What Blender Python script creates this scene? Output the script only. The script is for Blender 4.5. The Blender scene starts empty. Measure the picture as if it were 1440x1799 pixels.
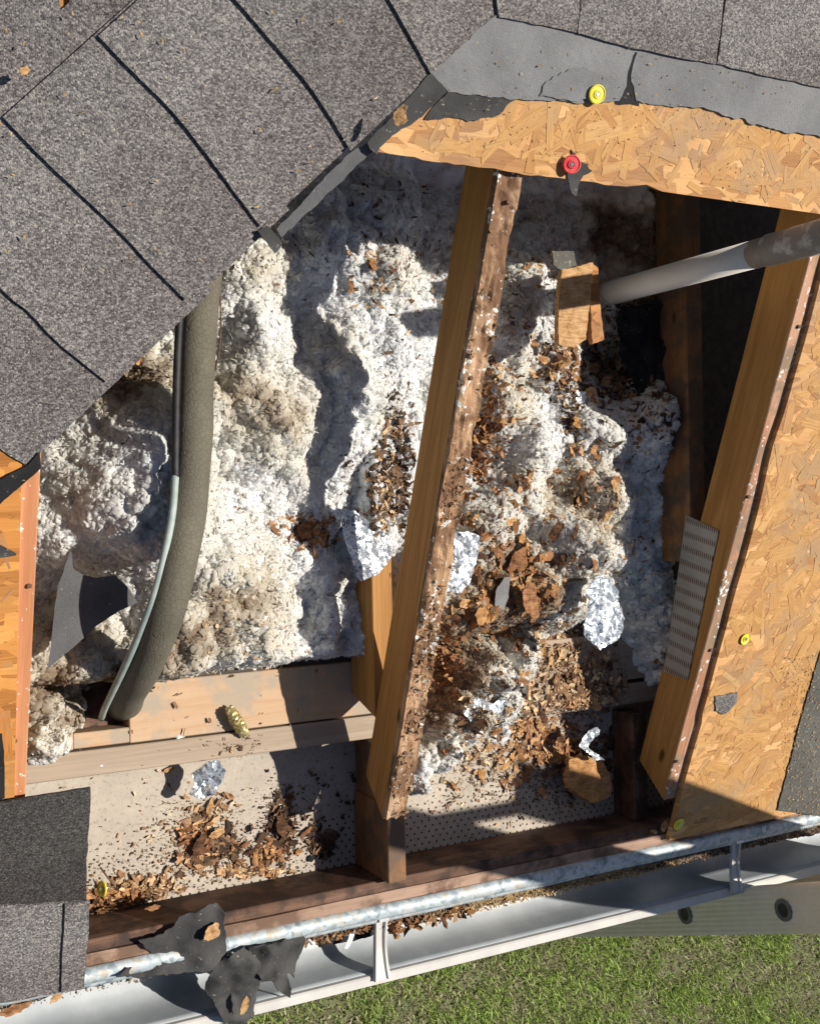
import bpy, math, random
import numpy as np
from mathutils import Vector, Matrix
from mathutils.geometry import delaunay_2d_cdt

# ------------------------------------------------------------------ camera, sky, sun
SC = bpy.context.scene
COL = SC.collection
W0, H0, FPX = 1440.0, 1799.0, 1978.79
CAM = np.array([-0.84761, 0.53236, 1.65081])
RM = np.array([[0.88056952, -0.02121128, 0.47344208],
               [0.02505983, 0.99968429, -0.00182141],
               [-0.47325397, 0.01346825, 0.88082307]])
_u, _s, _v = np.linalg.svd(RM); RM = _u @ _v
TP = math.tan(0.371696)                       # roof pitch, about 21 degrees
cd = bpy.data.cameras.new('camera'); cam = bpy.data.objects.new('camera', cd); COL.objects.link(cam)
cd.sensor_fit = 'HORIZONTAL'; cd.sensor_width = 36.0; cd.lens = FPX / W0 * 36.0
cd.clip_start = 0.02; cd.clip_end = 2000
m = Matrix.Identity(4)
for i in range(3):
    for j in range(3): m[i][j] = RM.T[i, j]
    m[i][3] = CAM[i]
cam.matrix_world = m
SC.camera = cam

SUN = np.array([0.60, 0.12, 1.0]); SUN /= np.linalg.norm(SUN)
sd = bpy.data.lights.new('sun', 'SUN'); so = bpy.data.objects.new('sun', sd); COL.objects.link(so)
sd.energy = 5.0; sd.angle = math.radians(0.5); sd.color = (1.0, 0.94, 0.84)
so.rotation_euler = Vector(SUN).to_track_quat('Z', 'Y').to_euler(); so.location = (3, 0, 5)
wd = bpy.data.worlds.new('World'); SC.world = wd; wd.use_nodes = True
nt = wd.node_tree; bg = nt.nodes['Background']
sk = nt.nodes.new('ShaderNodeTexSky'); sk.sky_type = 'NISHITA'; sk.sun_disc = False
sk.sun_elevation = math.asin(SUN[2]); sk.sun_rotation = math.atan2(SUN[0], SUN[1])
nt.links.new(sk.outputs[0], bg.inputs[0]); bg.inputs[1].default_value = 0.052
SC.view_settings.view_transform = 'Standard'; SC.view_settings.look = 'None'
SC.view_settings.exposure = 0.26; SC.view_settings.gamma = 1.0
SC.render.film_transparent = False

RNG = np.random.default_rng(7)
random.seed(7)

# ------------------------------------------------------------------ measuring helpers: where a seen point lies on a known plane of the roof
def ray(px):
    px = np.atleast_2d(np.asarray(px, float))
    d = np.stack([(px[:, 0] - W0 / 2) / FPX, -(px[:, 1] - H0 / 2) / FPX, -np.ones(len(px))], -1)
    return d @ RM
def onA(px, off=0.0):
    d = ray(px); s = (CAM[1] * TP + off - CAM[2]) / (d[:, 2] - d[:, 1] * TP); return CAM + s[:, None] * d
def onZ(px, z):
    d = ray(px); s = (z - CAM[2]) / d[:, 2]; return CAM + s[:, None] * d
def onX(px, x):
    d = ray(px); s = (x - CAM[0]) / d[:, 0]; return CAM + s[:, None] * d
def onY(px, y):
    d = ray(px); s = (y - CAM[1]) / d[:, 1]; return CAM + s[:, None] * d
HIPC = 1.40
def roofS(x, y):                              # the two roof planes that meet in the hip
    a = TP * y; b = a - 0.5 * TP * (y - x - HIPC); k = 0.04
    h = np.clip(0.5 + 0.5 * (b - a) / k, 0, 1)
    return b * (1 - h) + a * h - k * h * (1 - h)
def onF(px, fn, z0=0.2, n=30):
    P = onZ(px, z0); d = ray(px)
    for _ in range(n):
        z = fn(P[:, 0], P[:, 1]); s = (0.5 * z + 0.5 * P[:, 2] - CAM[2]) / d[:, 2]; P = CAM + s[:, None] * d
    return P

# ------------------------------------------------------------------ noise in numpy
def _h(ix, iy, seed):
    n = (ix.astype(np.int64) * 374761393 + iy.astype(np.int64) * 668265263 + seed * 1442695041) & 0xffffffff
    n = ((n ^ (n >> 13)) * 1274126177) & 0xffffffff
    n = (n ^ (n >> 16)) & 0xffffffff
    return n / 4294967295.0
def vnoise(x, y, seed=0):
    ix = np.floor(x); iy = np.floor(y); fx = x - ix; fy = y - iy
    fx = fx * fx * (3 - 2 * fx); fy = fy * fy * (3 - 2 * fy)
    a = _h(ix, iy, seed); b = _h(ix + 1, iy, seed); c = _h(ix, iy + 1, seed); d = _h(ix + 1, iy + 1, seed)
    return (a * (1 - fx) + b * fx) * (1 - fy) + (c * (1 - fx) + d * fx) * fy
def fbm(x, y, seed=0, o=4):
    r = 0; a = 0.5; t = 0
    for k in range(o):
        r = r + a * vnoise(x * 2 ** k, y * 2 ** k, seed + k * 17); t += a; a *= 0.5
    return r / t
def puff(x, y, seed=0):                       # round cotton-like lumps, 0..1
    ix = np.floor(x); iy = np.floor(y); best = np.zeros_like(x)
    for dx in (-1, 0, 1):
        for dy in (-1, 0, 1):
            cx = ix + dx; cy = iy + dy
            px_ = cx + _h(cx, cy, seed); py_ = cy + _h(cx, cy, seed + 5)
            r = 0.55 + 0.45 * _h(cx, cy, seed + 9)
            d2 = ((x - px_) ** 2 + (y - py_) ** 2) / r ** 2
            best = np.maximum(best, r * np.clip(1 - d2, 0, 1) ** 0.75)
    return best
def sstep(a, b, x):
    t = np.clip((x - a) / (b - a), 0, 1); return t * t * (3 - 2 * t)

# ------------------------------------------------------------------ materials
MATS = {}
def newmat(name):
    mt = bpy.data.materials.new(name); mt.use_nodes = True
    n = mt.node_tree; b = n.nodes['Principled BSDF']; return mt, n, b
def N(n, t, **kw):
    nd = n.nodes.new('ShaderNode' + t)
    for k, v in kw.items(): setattr(nd, k, v)
    return nd
def val(n, sock, v):
    if hasattr(v, 'is_output'): n.links.new(v, sock)
    else: sock.default_value = v
def mth(n, op, a, b=0.0, c=0.0):
    nd = N(n, 'Math', operation=op); val(n, nd.inputs[0], a); val(n, nd.inputs[1], b)
    if op in ('MULTIPLY_ADD',): val(n, nd.inputs[2], c)
    return nd.outputs[0]
def coords(n, scale=(1, 1, 1), rot=(0, 0, 0), src='Object', loc=(0, 0, 0)):
    tc = N(n, 'TexCoord'); mp = N(n, 'Mapping'); n.links.new(tc.outputs[src], mp.inputs[0])
    mp.inputs['Scale'].default_value = scale; mp.inputs['Rotation'].default_value = rot; mp.inputs['Location'].default_value = loc
    return mp.outputs[0]
def noise(n, vec, scale, detail=4, rough=0.55, dist=0.0):
    nd = N(n, 'TexNoise'); n.links.new(vec, nd.inputs['Vector']); nd.inputs['Scale'].default_value = scale
    nd.inputs['Detail'].default_value = detail; nd.inputs['Roughness'].default_value = rough; nd.inputs['Distortion'].default_value = dist
    return nd.outputs['Fac']
def voro(n, vec, scale, feat='F1', out='Color', rnd=1.0):
    nd = N(n, 'TexVoronoi', feature=feat); n.links.new(vec, nd.inputs['Vector']); nd.inputs['Scale'].default_value = scale
    nd.inputs['Randomness'].default_value = rnd
    return nd.outputs[out]
def ramp(n, fac, stops):
    r = N(n, 'ValToRGB'); n.links.new(fac, r.inputs[0]); el = r.color_ramp.elements
    while len(el) > 1: el.remove(el[0])
    el[0].position = stops[0][0]; el[0].color = (*stops[0][1], 1)
    for p, c in stops[1:]:
        e = el.new(p); e.color = (*c, 1)
    return r.outputs[0]
def mix(n, fac, a, b, mode='MIX'):
    nd = N(n, 'Mix', data_type='RGBA', blend_type=mode)
    val(n, nd.inputs[0], fac)
    for s, v in ((nd.inputs[6], a), (nd.inputs[7], b)):
        if hasattr(v, 'is_output'): n.links.new(v, s)
        else: s.default_value = (*v, 1)
    return nd.outputs[2]
def bump(n, b, h, strength=0.4, dist=0.002):
    nd = N(n, 'Bump'); n.links.new(h, nd.inputs['Height']); nd.inputs['Strength'].default_value = strength; nd.inputs['Distance'].default_value = dist
    n.links.new(nd.outputs[0], b.inputs['Normal'])
def objrand(n):
    return N(n, 'ObjectInfo').outputs['Random']

def wood(name, c0, c1, c2, rough=0.7, stain=None, scale=1.0, speck=0.0, knots=True):
    """grain runs along the object's local X"""
    mt, n, b = newmat(name)
    rv = mth(n, 'MULTIPLY', objrand(n), 7.0)
    cb = N(n, 'CombineXYZ'); n.links.new(rv, cb.inputs[0]); n.links.new(rv, cb.inputs[1])
    tc = N(n, 'TexCoord'); ad = N(n, 'VectorMath', operation='ADD'); n.links.new(tc.outputs['Object'], ad.inputs[0]); n.links.new(cb.outputs[0], ad.inputs[1])
    mp = N(n, 'Mapping'); n.links.new(ad.outputs[0], mp.inputs[0]); mp.inputs['Scale'].default_value = (1.2, 22, 22)
    g = noise(n, mp.outputs[0], 2.2 * scale, 5, 0.6, 0.8)
    mp2 = N(n, 'Mapping'); n.links.new(ad.outputs[0], mp2.inputs[0]); mp2.inputs['Scale'].default_value = (6, 240, 240)
    g2 = noise(n, mp2.outputs[0], 2.0, 3, 0.6)
    big = noise(n, ad.outputs[0], 9.0, 3, 0.5)
    f = mth(n, 'ADD', mth(n, 'MULTIPLY', g, 0.7), mth(n, 'MULTIPLY', g2, 0.3))
    c = ramp(n, f, [(0.36, c0), (0.5, c1), (0.64, c2)])
    c = mix(n, mth(n, 'MULTIPLY', big, 0.5), c, c1)
    if knots:
        mp3 = N(n, 'Mapping'); n.links.new(ad.outputs[0], mp3.inputs[0]); mp3.inputs['Scale'].default_value = (1, 2.2, 2.2)
        k = voro(n, mp3.outputs[0], 5.5, 'F1', 'Distance')
        c = mix(n, ramp(n, k, [(0.05, (1, 1, 1)), (0.10, (0, 0, 0))]), c, tuple(x * 0.35 for x in c0))
    if stain:
        s = noise(n, ad.outputs[0], 14.0, 6, 0.65)
        c = mix(n, ramp(n, s, [(0.46, (0, 0, 0)), (0.58, (1, 1, 1))]), c, stain)
    if speck > 0:
        s = noise(n, ad.outputs[0], 90.0, 3, 0.6); s2 = noise(n, ad.outputs[0], 12, 2)
        s = mth(n, 'ADD', s, mth(n, 'MULTIPLY', mth(n, 'SUBTRACT', s2, 0.5), 0.5))
        c = mix(n, ramp(n, s, [(0.70 - speck * 0.1, (0, 0, 0)), (0.74 - speck * 0.1, (1, 1, 1))]), c, (0.72, 0.70, 0.66))
    n.links.new(c, b.inputs['Base Color']); b.inputs['Roughness'].default_value = rough
    b.inputs['Specular IOR Level'].default_value = 0.25
    bump(n, b, f, 0.35, 0.0015)
    MATS[name] = mt; return mt
wood('pine', (0.24, 0.105, 0.026), (0.38, 0.185, 0.052), (0.49, 0.26, 0.085))
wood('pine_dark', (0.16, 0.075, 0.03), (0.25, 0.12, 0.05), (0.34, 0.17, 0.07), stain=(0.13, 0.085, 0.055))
wood('pine_orange', (0.42, 0.17, 0.075), (0.53, 0.24, 0.115), (0.60, 0.31, 0.17), speck=0.6, knots=False)
wood('wood_plate', (0.42, 0.255, 0.145), (0.49, 0.325, 0.20), (0.50, 0.36, 0.24), stain=(0.36, 0.295, 0.225), knots=False)
wood('wood_grey', (0.28, 0.215, 0.155), (0.36, 0.28, 0.21), (0.42, 0.34, 0.26), knots=False)
wood('wood_damp', (0.07, 0.035, 0.022), (0.13, 0.07, 0.045), (0.22, 0.13, 0.085), stain=(0.05, 0.03, 0.022), knots=False)
wood('wood_damp_top', (0.22, 0.13, 0.09), (0.34, 0.22, 0.16), (0.42, 0.29, 0.21), stain=(0.15, 0.09, 0.06), knots=False)
wood('wood_weather', (0.26, 0.12, 0.065), (0.42, 0.22, 0.13), (0.55, 0.35, 0.24), stain=(0.26, 0.18, 0.12), speck=0.8, knots=False)
wood('wood_rot', (0.20, 0.10, 0.05), (0.40, 0.24, 0.135), (0.58, 0.42, 0.28), stain=(0.18, 0.095, 0.05), speck=0.6, scale=2.0, knots=False)

def colmat(name, rough=0.8, bscale=300, bstr=0.4, mul=0.25, transl=0.0, spec=0.2):
    """base colour from the 'Col' attribute with fine noise"""
    mt, n, b = newmat(name)
    at = N(n, 'Attribute', attribute_name='Col')
    v = coords(n)
    g = noise(n, v, bscale, 4, 0.65)
    c = mix(n, mul, at.outputs['Color'], ramp(n, g, [(0.3, (0.25, 0.25, 0.25)), (0.7, (1, 1, 1))]), 'MULTIPLY')
    n.links.new(c, b.inputs['Base Color']); b.inputs['Roughness'].default_value = rough
    b.inputs['Specular IOR Level'].default_value = spec
    bump(n, b, g, bstr, 0.002)
    if name == 'fluff':
        b.inputs['Subsurface Weight'].default_value = 0.85; b.inputs['Subsurface Scale'].default_value = 0.012
        b.inputs['Subsurface Radius'].default_value = (1.0, 0.9, 0.8)
    if transl > 0:
        tr = N(n, 'BsdfTranslucent'); n.links.new(at.outputs['Color'], tr.inputs[0])
        ms = N(n, 'MixShader'); ms.inputs[0].default_value = transl
        n.links.new(b.outputs[0], ms.inputs[1]); n.links.new(tr.outputs[0], ms.inputs[2])
        n.links.new(ms.outputs[0], n.nodes['Material Output'].inputs[0])
    MATS[name] = mt; return mt
colmat('fluff', 0.95, 260, 0.2, 0.05, 0.0, 0.02)
colmat('petal', 0.95, 260, 0.1, 0.03, 0.45, 0.02)
colmat('chip', 0.85, 420, 0.7, 0.45)
def strandmat():
    mt, n, b = newmat('strand')
    at = N(n, 'Attribute', attribute_name='Col'); ga = N(n, 'Attribute', attribute_name='Grain')
    mp = N(n, 'Mapping'); n.links.new(ga.outputs['Vector'], mp.inputs[0]); mp.inputs['Scale'].default_value = (14, 260, 1)
    g = noise(n, mp.outputs[0], 1.6, 4, 0.65, 0.5)
    c = mix(n, 0.75, at.outputs['Color'], ramp(n, g, [(0.28, (0.42, 0.34, 0.28)), (0.5, (0.9, 0.9, 0.9)), (0.72, (1.0, 1.0, 1.0))]), 'MULTIPLY')
    big = noise(n, coords(n), 9, 5, 0.65)
    c = mix(n, ramp(n, big, [(0.48, (0, 0, 0)), (0.66, (0.65, 0.65, 0.65))]), c, (0.34, 0.235, 0.15))
    n.links.new(c, b.inputs['Base Color']); b.inputs['Roughness'].default_value = 0.7; b.inputs['Specular IOR Level'].default_value = 0.2
    bump(n, b, g, 0.4, 0.001); MATS['strand'] = mt
strandmat()
colmat('blade', 0.6, 100, 0.1, 0.1, 0.2)

def osb(name, tint=(1, 1, 1)):
    mt, n, b = newmat(name)
    v0 = coords(n)
    wob = N(n, 'TexNoise'); n.links.new(v0, wob.inputs['Vector']); wob.inputs['Scale'].default_value = 14; wob.inputs['Detail'].default_value = 2
    col = None; hs = []
    for k, (rz, sc, off) in enumerate(((0.2, (14, 46, 1), 0), (1.15, (16, 52, 1), 3.1), (-0.7, (15, 60, 1), 7.7), (1.9, (20, 48, 1), 5.2))):
        v = coords(n, sc, (0, 0, rz), loc=(off, off * 2, 0.5 + k))
        dv = N(n, 'VectorMath', operation='MULTIPLY_ADD'); n.links.new(wob.outputs['Color'], dv.inputs[0]); dv.inputs[1].default_value = (1.1, 1.1, 0); n.links.new(v, dv.inputs[2])
        vc = voro(n, dv.outputs[0], 1.0)
        sp = N(n, 'SeparateColor'); n.links.new(vc, sp.inputs[0])
        gr = noise(n, coords(n, (8, 190, 1), (0, 0, rz + 0.1)), 1.6, 4, 0.6, 0.4)
        f = mth(n, 'ADD', mth(n, 'MULTIPLY', sp.outputs[0], 0.62), mth(n, 'MULTIPLY', gr, 0.42))
        c = ramp(n, f, [(0.12, (0.26, 0.12, 0.045)), (0.34, (0.43, 0.215, 0.082)), (0.55, (0.54, 0.29, 0.115)), (0.78, (0.64, 0.37, 0.16)), (0.95, (0.72, 0.46, 0.22))])
        hs.append(f)
        if col is None: col = c; hh = f
        else:
            msk = mth(n, 'GREATER_THAN', sp.outputs[1], 0.56)
            col = mix(n, msk, col, c)
            hh = mth(n, 'ADD', mth(n, 'MULTIPLY', msk, mth(n, 'SUBTRACT', f, hh)), hh)
            hh = mth(n, 'ADD', hh, mth(n, 'MULTIPLY', msk, 0.25))
    big = noise(n, v0, 7, 4, 0.6)
    col = mix(n, ramp(n, big, [(0.5, (0, 0, 0)), (0.72, (0.55, 0.55, 0.55))]), col, (0.30, 0.20, 0.13))
    cr = noise(n, coords(n, (30, 160, 1), (0, 0, 0.5)), 1.5, 3, 0.7, 1.5)
    col = mix(n, ramp(n, cr, [(0.30, (1, 1, 1)), (0.345, (0, 0, 0))]), col, (0.10, 0.045, 0.018))
    col = mix(n, 1.0, col, tint, 'MULTIPLY')
    n.links.new(col, b.inputs['Base Color']); b.inputs['Roughness'].default_value = 0.7; b.inputs['Specular IOR Level'].default_value = 0.25
    bump(n, b, hh, 0.55, 0.0022)
    MATS[name] = mt
osb('osb'); osb('osb_orange', (1.0, 0.80, 0.50)); osb('osb_rotten', (0.75, 0.62, 0.5))

def shingle(name, dark=1.15, warm=0.0):
    mt, n, b = newmat(name)
    v = coords(n)
    big = noise(n, v, 5.5, 3, 0.5)
    g = voro(n, v, 480); sp = N(n, 'SeparateColor'); n.links.new(g, sp.inputs[0])
    gd = voro(n, v, 480, 'F1', 'Distance')
    fine = noise(n, v, 560, 2, 0.6)
    f = mth(n, 'ADD', mth(n, 'MULTIPLY', sp.outputs[0], 0.62), mth(n, 'MULTIPLY', mth(n, 'SUBTRACT', fine, 0.38), 0.7))
    bl = [(0.05, (0.045, 0.043, 0.044)), (0.3, (0.11, 0.104, 0.103)), (0.55, (0.185, 0.173, 0.165)), (0.75, (0.30, 0.28, 0.255)), (0.92, (0.52, 0.48, 0.42))]
    br = [(0.05, (0.036, 0.032, 0.033)), (0.3, (0.088, 0.078, 0.077)), (0.55, (0.150, 0.134, 0.130)), (0.75, (0.25, 0.228, 0.212)), (0.92, (0.46, 0.425, 0.38))]
    c = mix(n, ramp(n, big, [(0.40, (0, 0, 0)), (0.60, (1, 1, 1))]), ramp(n, f, bl), ramp(n, f, br))
    if dark != 1.0: c = mix(n, 1.0, c, (dark, dark, dark), 'MULTIPLY')
    ri = mth(n, 'ADD', mth(n, 'MULTIPLY', objrand(n), 0.25), 0.87)
    cm = N(n, 'CombineColor'); [n.links.new(ri, cm.inputs[i]) for i in range(3)]
    c = mix(n, 1.0, c, cm.outputs[0], 'MULTIPLY')
    n.links.new(c, b.inputs['Base Color']); b.inputs['Roughness'].default_value = 0.85; b.inputs['Specular IOR Level'].default_value = 0.3
    bump(n, b, mth(n, 'ADD', mth(n, 'MULTIPLY', gd, -1.0), mth(n, 'MULTIPLY', fine, 0.6)), 0.55, 0.002)
    MATS[name] = mt
shingle('shingle'); shingle('shingle_dark', 0.42)

def simple(name, c, c2=None, rough=0.7, metal=0.0, ns=60, bs=0.2, bd=0.001, lo=0.4, hi=0.65, spec=0.4, det=5):
    mt, n, b = newmat(name); v = coords(n); g = noise(n, v, ns, det, 0.62)
    if c2: n.links.new(ramp(n, g, [(lo, c), (hi, c2)]), b.inputs['Base Color'])
    else: b.inputs['Base Color'].default_value = (*c, 1)
    b.inputs['Roughness'].default_value = rough; b.inputs['Metallic'].default_value = metal; b.inputs['Specular IOR Level'].default_value = spec
    bump(n, b, g, bs, bd); MATS[name] = mt; return mt, n, b
simple('cap_yellow', (0.72, 0.60, 0.03), (0.80, 0.70, 0.12), 0.4, ns=80)
simple('cap_red', (0.70, 0.05, 0.06), (0.78, 0.14, 0.13), 0.4, ns=80)
simple('steel', (0.55, 0.55, 0.55), (0.75, 0.75, 0.75), 0.35, 0.9)
simple('rust', (0.10, 0.05, 0.03), (0.22, 0.12, 0.07), 0.8, 0.2)
simple('gutter_white', (0.34, 0.37, 0.395), (0.43, 0.455, 0.475), 0.42, ns=14, bs=0.05, lo=0.35, hi=0.6)
simple('gutter_lip', (0.50, 0.48, 0.45), (0.58, 0.56, 0.52), 0.4, ns=14, bs=0.05)
simple('copper_patina', (0.27, 0.33, 0.31), (0.40, 0.45, 0.42), 0.55, ns=40, bs=0.1)
simple('black_rubber', (0.012, 0.012, 0.013), (0.03, 0.03, 0.03), 0.6)
simple('pvc', (0.82, 0.77, 0.69), (0.88, 0.84, 0.77), 0.35, ns=10, bs=0.05)
simple('pvc_paint', (0.28, 0.245, 0.215), (0.55, 0.52, 0.49), 0.5, ns=34, bs=0.2, lo=0.5, hi=0.62)
simple('ladder_metal', (0.90, 0.79, 0.64), (0.95, 0.85, 0.72), 0.5, 0.0, ns=30, bs=0.1)
simple('ring_grey', (0.16, 0.155, 0.15), (0.24, 0.235, 0.225), 0.4)
simple('hole_shade', (0.02, 0.02, 0.022), (0.05, 0.05, 0.05), 0.5)
simple('brown_leaf', (0.20, 0.085, 0.04), (0.40, 0.20, 0.09), 0.7, ns=120, bs=0.4)
simple('drywall', (0.06, 0.05, 0.04), (0.10, 0.085, 0.07), 0.9)  # ceiling board colour, near black to stand in for the void's shade
simple('siding', (0.55, 0.52, 0.46), (0.60, 0.57, 0.50), 0.7)
simple('soil', (0.10, 0.095, 0.05), (0.12, 0.15, 0.055), 0.95, ns=22, bs=0.6, bd=0.01)
simple('gold_foil', (0.35, 0.27, 0.10), (0.60, 0.53, 0.30), 0.35, 0.5, ns=60, bs=0.6, bd=0.002)
simple('ink', (0.03, 0.03, 0.035), None, 0.6)
simple('sticker', (0.8, 0.8, 0.8), None, 0.4)
simple('cutdust', (0.30, 0.18, 0.07), (0.48, 0.31, 0.13), 0.95, ns=200, bs=0.9, bd=0.003)

def felt(name, c0, c1, gr, tan=0.0):
    mt, n, b = newmat(name); v = coords(n)
    a = noise(n, v, 11, 5, 0.6); f = noise(n, v, 500, 2, 0.7); s = noise(n, v, 130, 3, 0.7)
    c = ramp(n, a, [(0.35, c0), (0.65, c1)])
    c = mix(n, 0.4, c, ramp(n, f, [(0.3, (0.35, 0.35, 0.35)), (0.7, (1, 1, 1))]), 'MULTIPLY')
    c = mix(n, ramp(n, s, [(0.66 - gr, (0, 0, 0)), (0.72 - gr, (1, 1, 1))]), c, (0.30, 0.26, 0.20))
    cr = noise(n, coords(n, (1, 1, 1)), 26, 5, 0.55, 1.2)
    n.links.new(c, b.inputs['Base Color']); b.inputs['Roughness'].default_value = 0.85; b.inputs['Specular IOR Level'].default_value = 0.25
    bump(n, b, mth(n, 'ADD', f, mth(n, 'MULTIPLY', cr, 2.0)), 0.5, 0.0015); MATS[name] = mt
felt('felt_grey', (0.175, 0.175, 0.18), (0.24, 0.24, 0.245), 0.0)
felt('felt_mid', (0.10, 0.10, 0.105), (0.14, 0.14, 0.145), 0.0)
felt('felt_dusty', (0.10, 0.098, 0.088), (0.14, 0.136, 0.122), 0.05)
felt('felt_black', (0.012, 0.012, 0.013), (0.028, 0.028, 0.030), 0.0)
felt('felt_dark', (0.040, 0.039, 0.039), (0.085, 0.083, 0.082), 0.01)

def galv():
    mt, n, b = newmat('galvanised'); v = coords(n)
    vc = voro(n, v, 110); sp = N(n, 'SeparateColor'); n.links.new(vc, sp.inputs[0])
    g = noise(n, v, 30, 5, 0.65)
    f = mth(n, 'ADD', mth(n, 'MULTIPLY', sp.outputs[0], 0.35), mth(n, 'MULTIPLY', g, 0.75))
    n.links.new(ramp(n, f, [(0.25, (0.15, 0.19, 0.21)), (0.45, (0.32, 0.38, 0.41)), (0.62, (0.50, 0.55, 0.57)), (0.78, (0.42, 0.38, 0.31))]), b.inputs['Base Color'])
    b.inputs['Metallic'].default_value = 0.15; b.inputs['Roughness'].default_value = 0.55; bump(n, b, g, 0.2, 0.001); MATS['galvanised'] = mt
galv()
def foilmat():
    mt, n, b = newmat('foil'); v = coords(n)
    dv = N(n, 'VectorMath', operation='MULTIPLY_ADD'); wn = N(n, 'TexNoise'); n.links.new(v, wn.inputs['Vector']); wn.inputs['Scale'].default_value = 60; wn.inputs['Detail'].default_value = 3
    n.links.new(wn.outputs['Color'], dv.inputs[0]); dv.inputs[1].default_value = (.03, .03, .03); n.links.new(v, dv.inputs[2])
    cr = voro(n, dv.outputs[0], 120, 'DISTANCE_TO_EDGE', 'Distance'); g = noise(n, v, 95, 4, 0.6, 1.6)
    crk = mth(n, 'MULTIPLY', ramp(n, cr, [(0.012, (1, 1, 1)), (0.06, (0, 0, 0))]), ramp(n, noise(n, v, 45, 2), [(0.48, (0, 0, 0)), (0.58, (1, 1, 1))]))
    c = ramp(n, g, [(0.36, (0.10, 0.12, 0.15)), (0.43, (0.50, 0.56, 0.62)), (0.60, (0.92, 0.95, 0.97))])
    c = mix(n, mth(n, 'MULTIPLY', crk, 0.7), c, (0.10, 0.11, 0.14))
    n.links.new(c, b.inputs['Base Color']); b.inputs['Metallic'].default_value = 0.55; b.inputs['Roughness'].default_value = 0.28
    bump(n, b, mth(n, 'ADD', g, mth(n, 'MULTIPLY', cr, 1.0)), 0.4, 0.002); MATS['foil'] = mt
foilmat()
def ductmat():
    mt, n, b = newmat('pipe_foam'); v = coords(n)
    cr = voro(n, coords(n, (1, 1, .6)), 150, 'DISTANCE_TO_EDGE', 'Distance'); g = noise(n, v, 15, 4, 0.6)
    v2 = coords(n, (70, 30, 12)); w = noise(n, v2, 1.5, 3, 0.6, 1.0)
    c = ramp(n, g, [(0.3, (0.10, 0.088, 0.062)), (0.7, (0.15, 0.133, 0.098))])
    c = mix(n, ramp(n, cr, [(0.02, (0.30, 0.30, 0.30)), (0.07, (0, 0, 0))]), c, (0.07, 0.06, 0.045))
    n.links.new(c, b.inputs['Base Color']); b.inputs['Roughness'].default_value = 0.85
    bump(n, b, mth(n, 'ADD', mth(n, 'MULTIPLY', ramp(n, cr, [(0.0, (0, 0, 0)), (0.08, (1, 1, 1))]), 1.0), w), 0.5, 0.001); MATS['pipe_foam'] = mt
ductmat()
def perf(name, base, sx, sy, rx, ry, dots, band=None, stagger=True, metal=0.0, dirt=True):
    """sheet punched in a regular pattern of small holes, in the object's local XY"""
    mt, n, b = newmat(name); tc = N(n, 'TexCoord'); sp = N(n, 'SeparateXYZ'); n.links.new(tc.outputs['Object'], sp.inputs[0])
    u = mth(n, 'DIVIDE', sp.outputs[0], sx); v = mth(n, 'DIVIDE', sp.outputs[1], sy)
    if stagger:
        row = mth(n, 'FLOOR', v); u = mth(n, 'ADD', u, mth(n, 'MULTIPLY', mth(n, 'FLOORED_MODULO', row, 2.0), 0.5))
    du = mth(n, 'DIVIDE', mth(n, 'SUBTRACT', mth(n, 'FLOORED_MODULO', u, 1.0), 0.5), rx / sx)
    dv = mth(n, 'DIVIDE', mth(n, 'SUBTRACT', mth(n, 'FLOORED_MODULO', v, 1.0), 0.5), ry / sy)
    d = mth(n, 'ADD', mth(n, 'MULTIPLY', du, du), mth(n, 'MULTIPLY', dv, dv))
    hole = mth(n, 'LESS_THAN', d, 1.0)
    if band: hole = mth(n, 'MULTIPLY', hole, mth(n, 'LESS_THAN', sp.outputs[1], band))
    vv = tc.outputs['Object']
    g = noise(n, vv, 12, 6, 0.7); g2 = noise(n, vv, 160, 4, 0.7)
    c = ramp(n, g, [(0.35, tuple(x * 0.78 for x in base)), (0.65, base)])
    if dirt:
        c = mix(n, ramp(n, g2, [(0.55, (0, 0, 0)), (0.68, (0.8, 0.8, 0.8))]), c, tuple(x * 0.5 for x in (base[0], base[1] * .85, base[2] * .75)))
    c = mix(n, hole, c, dots)
    n.links.new(c, b.inputs['Base Color']); b.inputs['Roughness'].default_value = 0.75; b.inputs['Metallic'].default_value = metal
    bump(n, b, g2, 0.4, 0.001); MATS[name] = mt
perf('soffit_metal', (0.46, 0.40, 0.33), 0.0155, 0.0105, 0.0021, 0.0021, (0.03, 0.02, 0.015), band=-0.035)
perf('nail_plate', (0.38, 0.37, 0.35), 0.0265, 0.0052, 0.0062, 0.0013, (0.10, 0.045, 0.02), stagger=False, metal=0.3, dirt=False)

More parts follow.
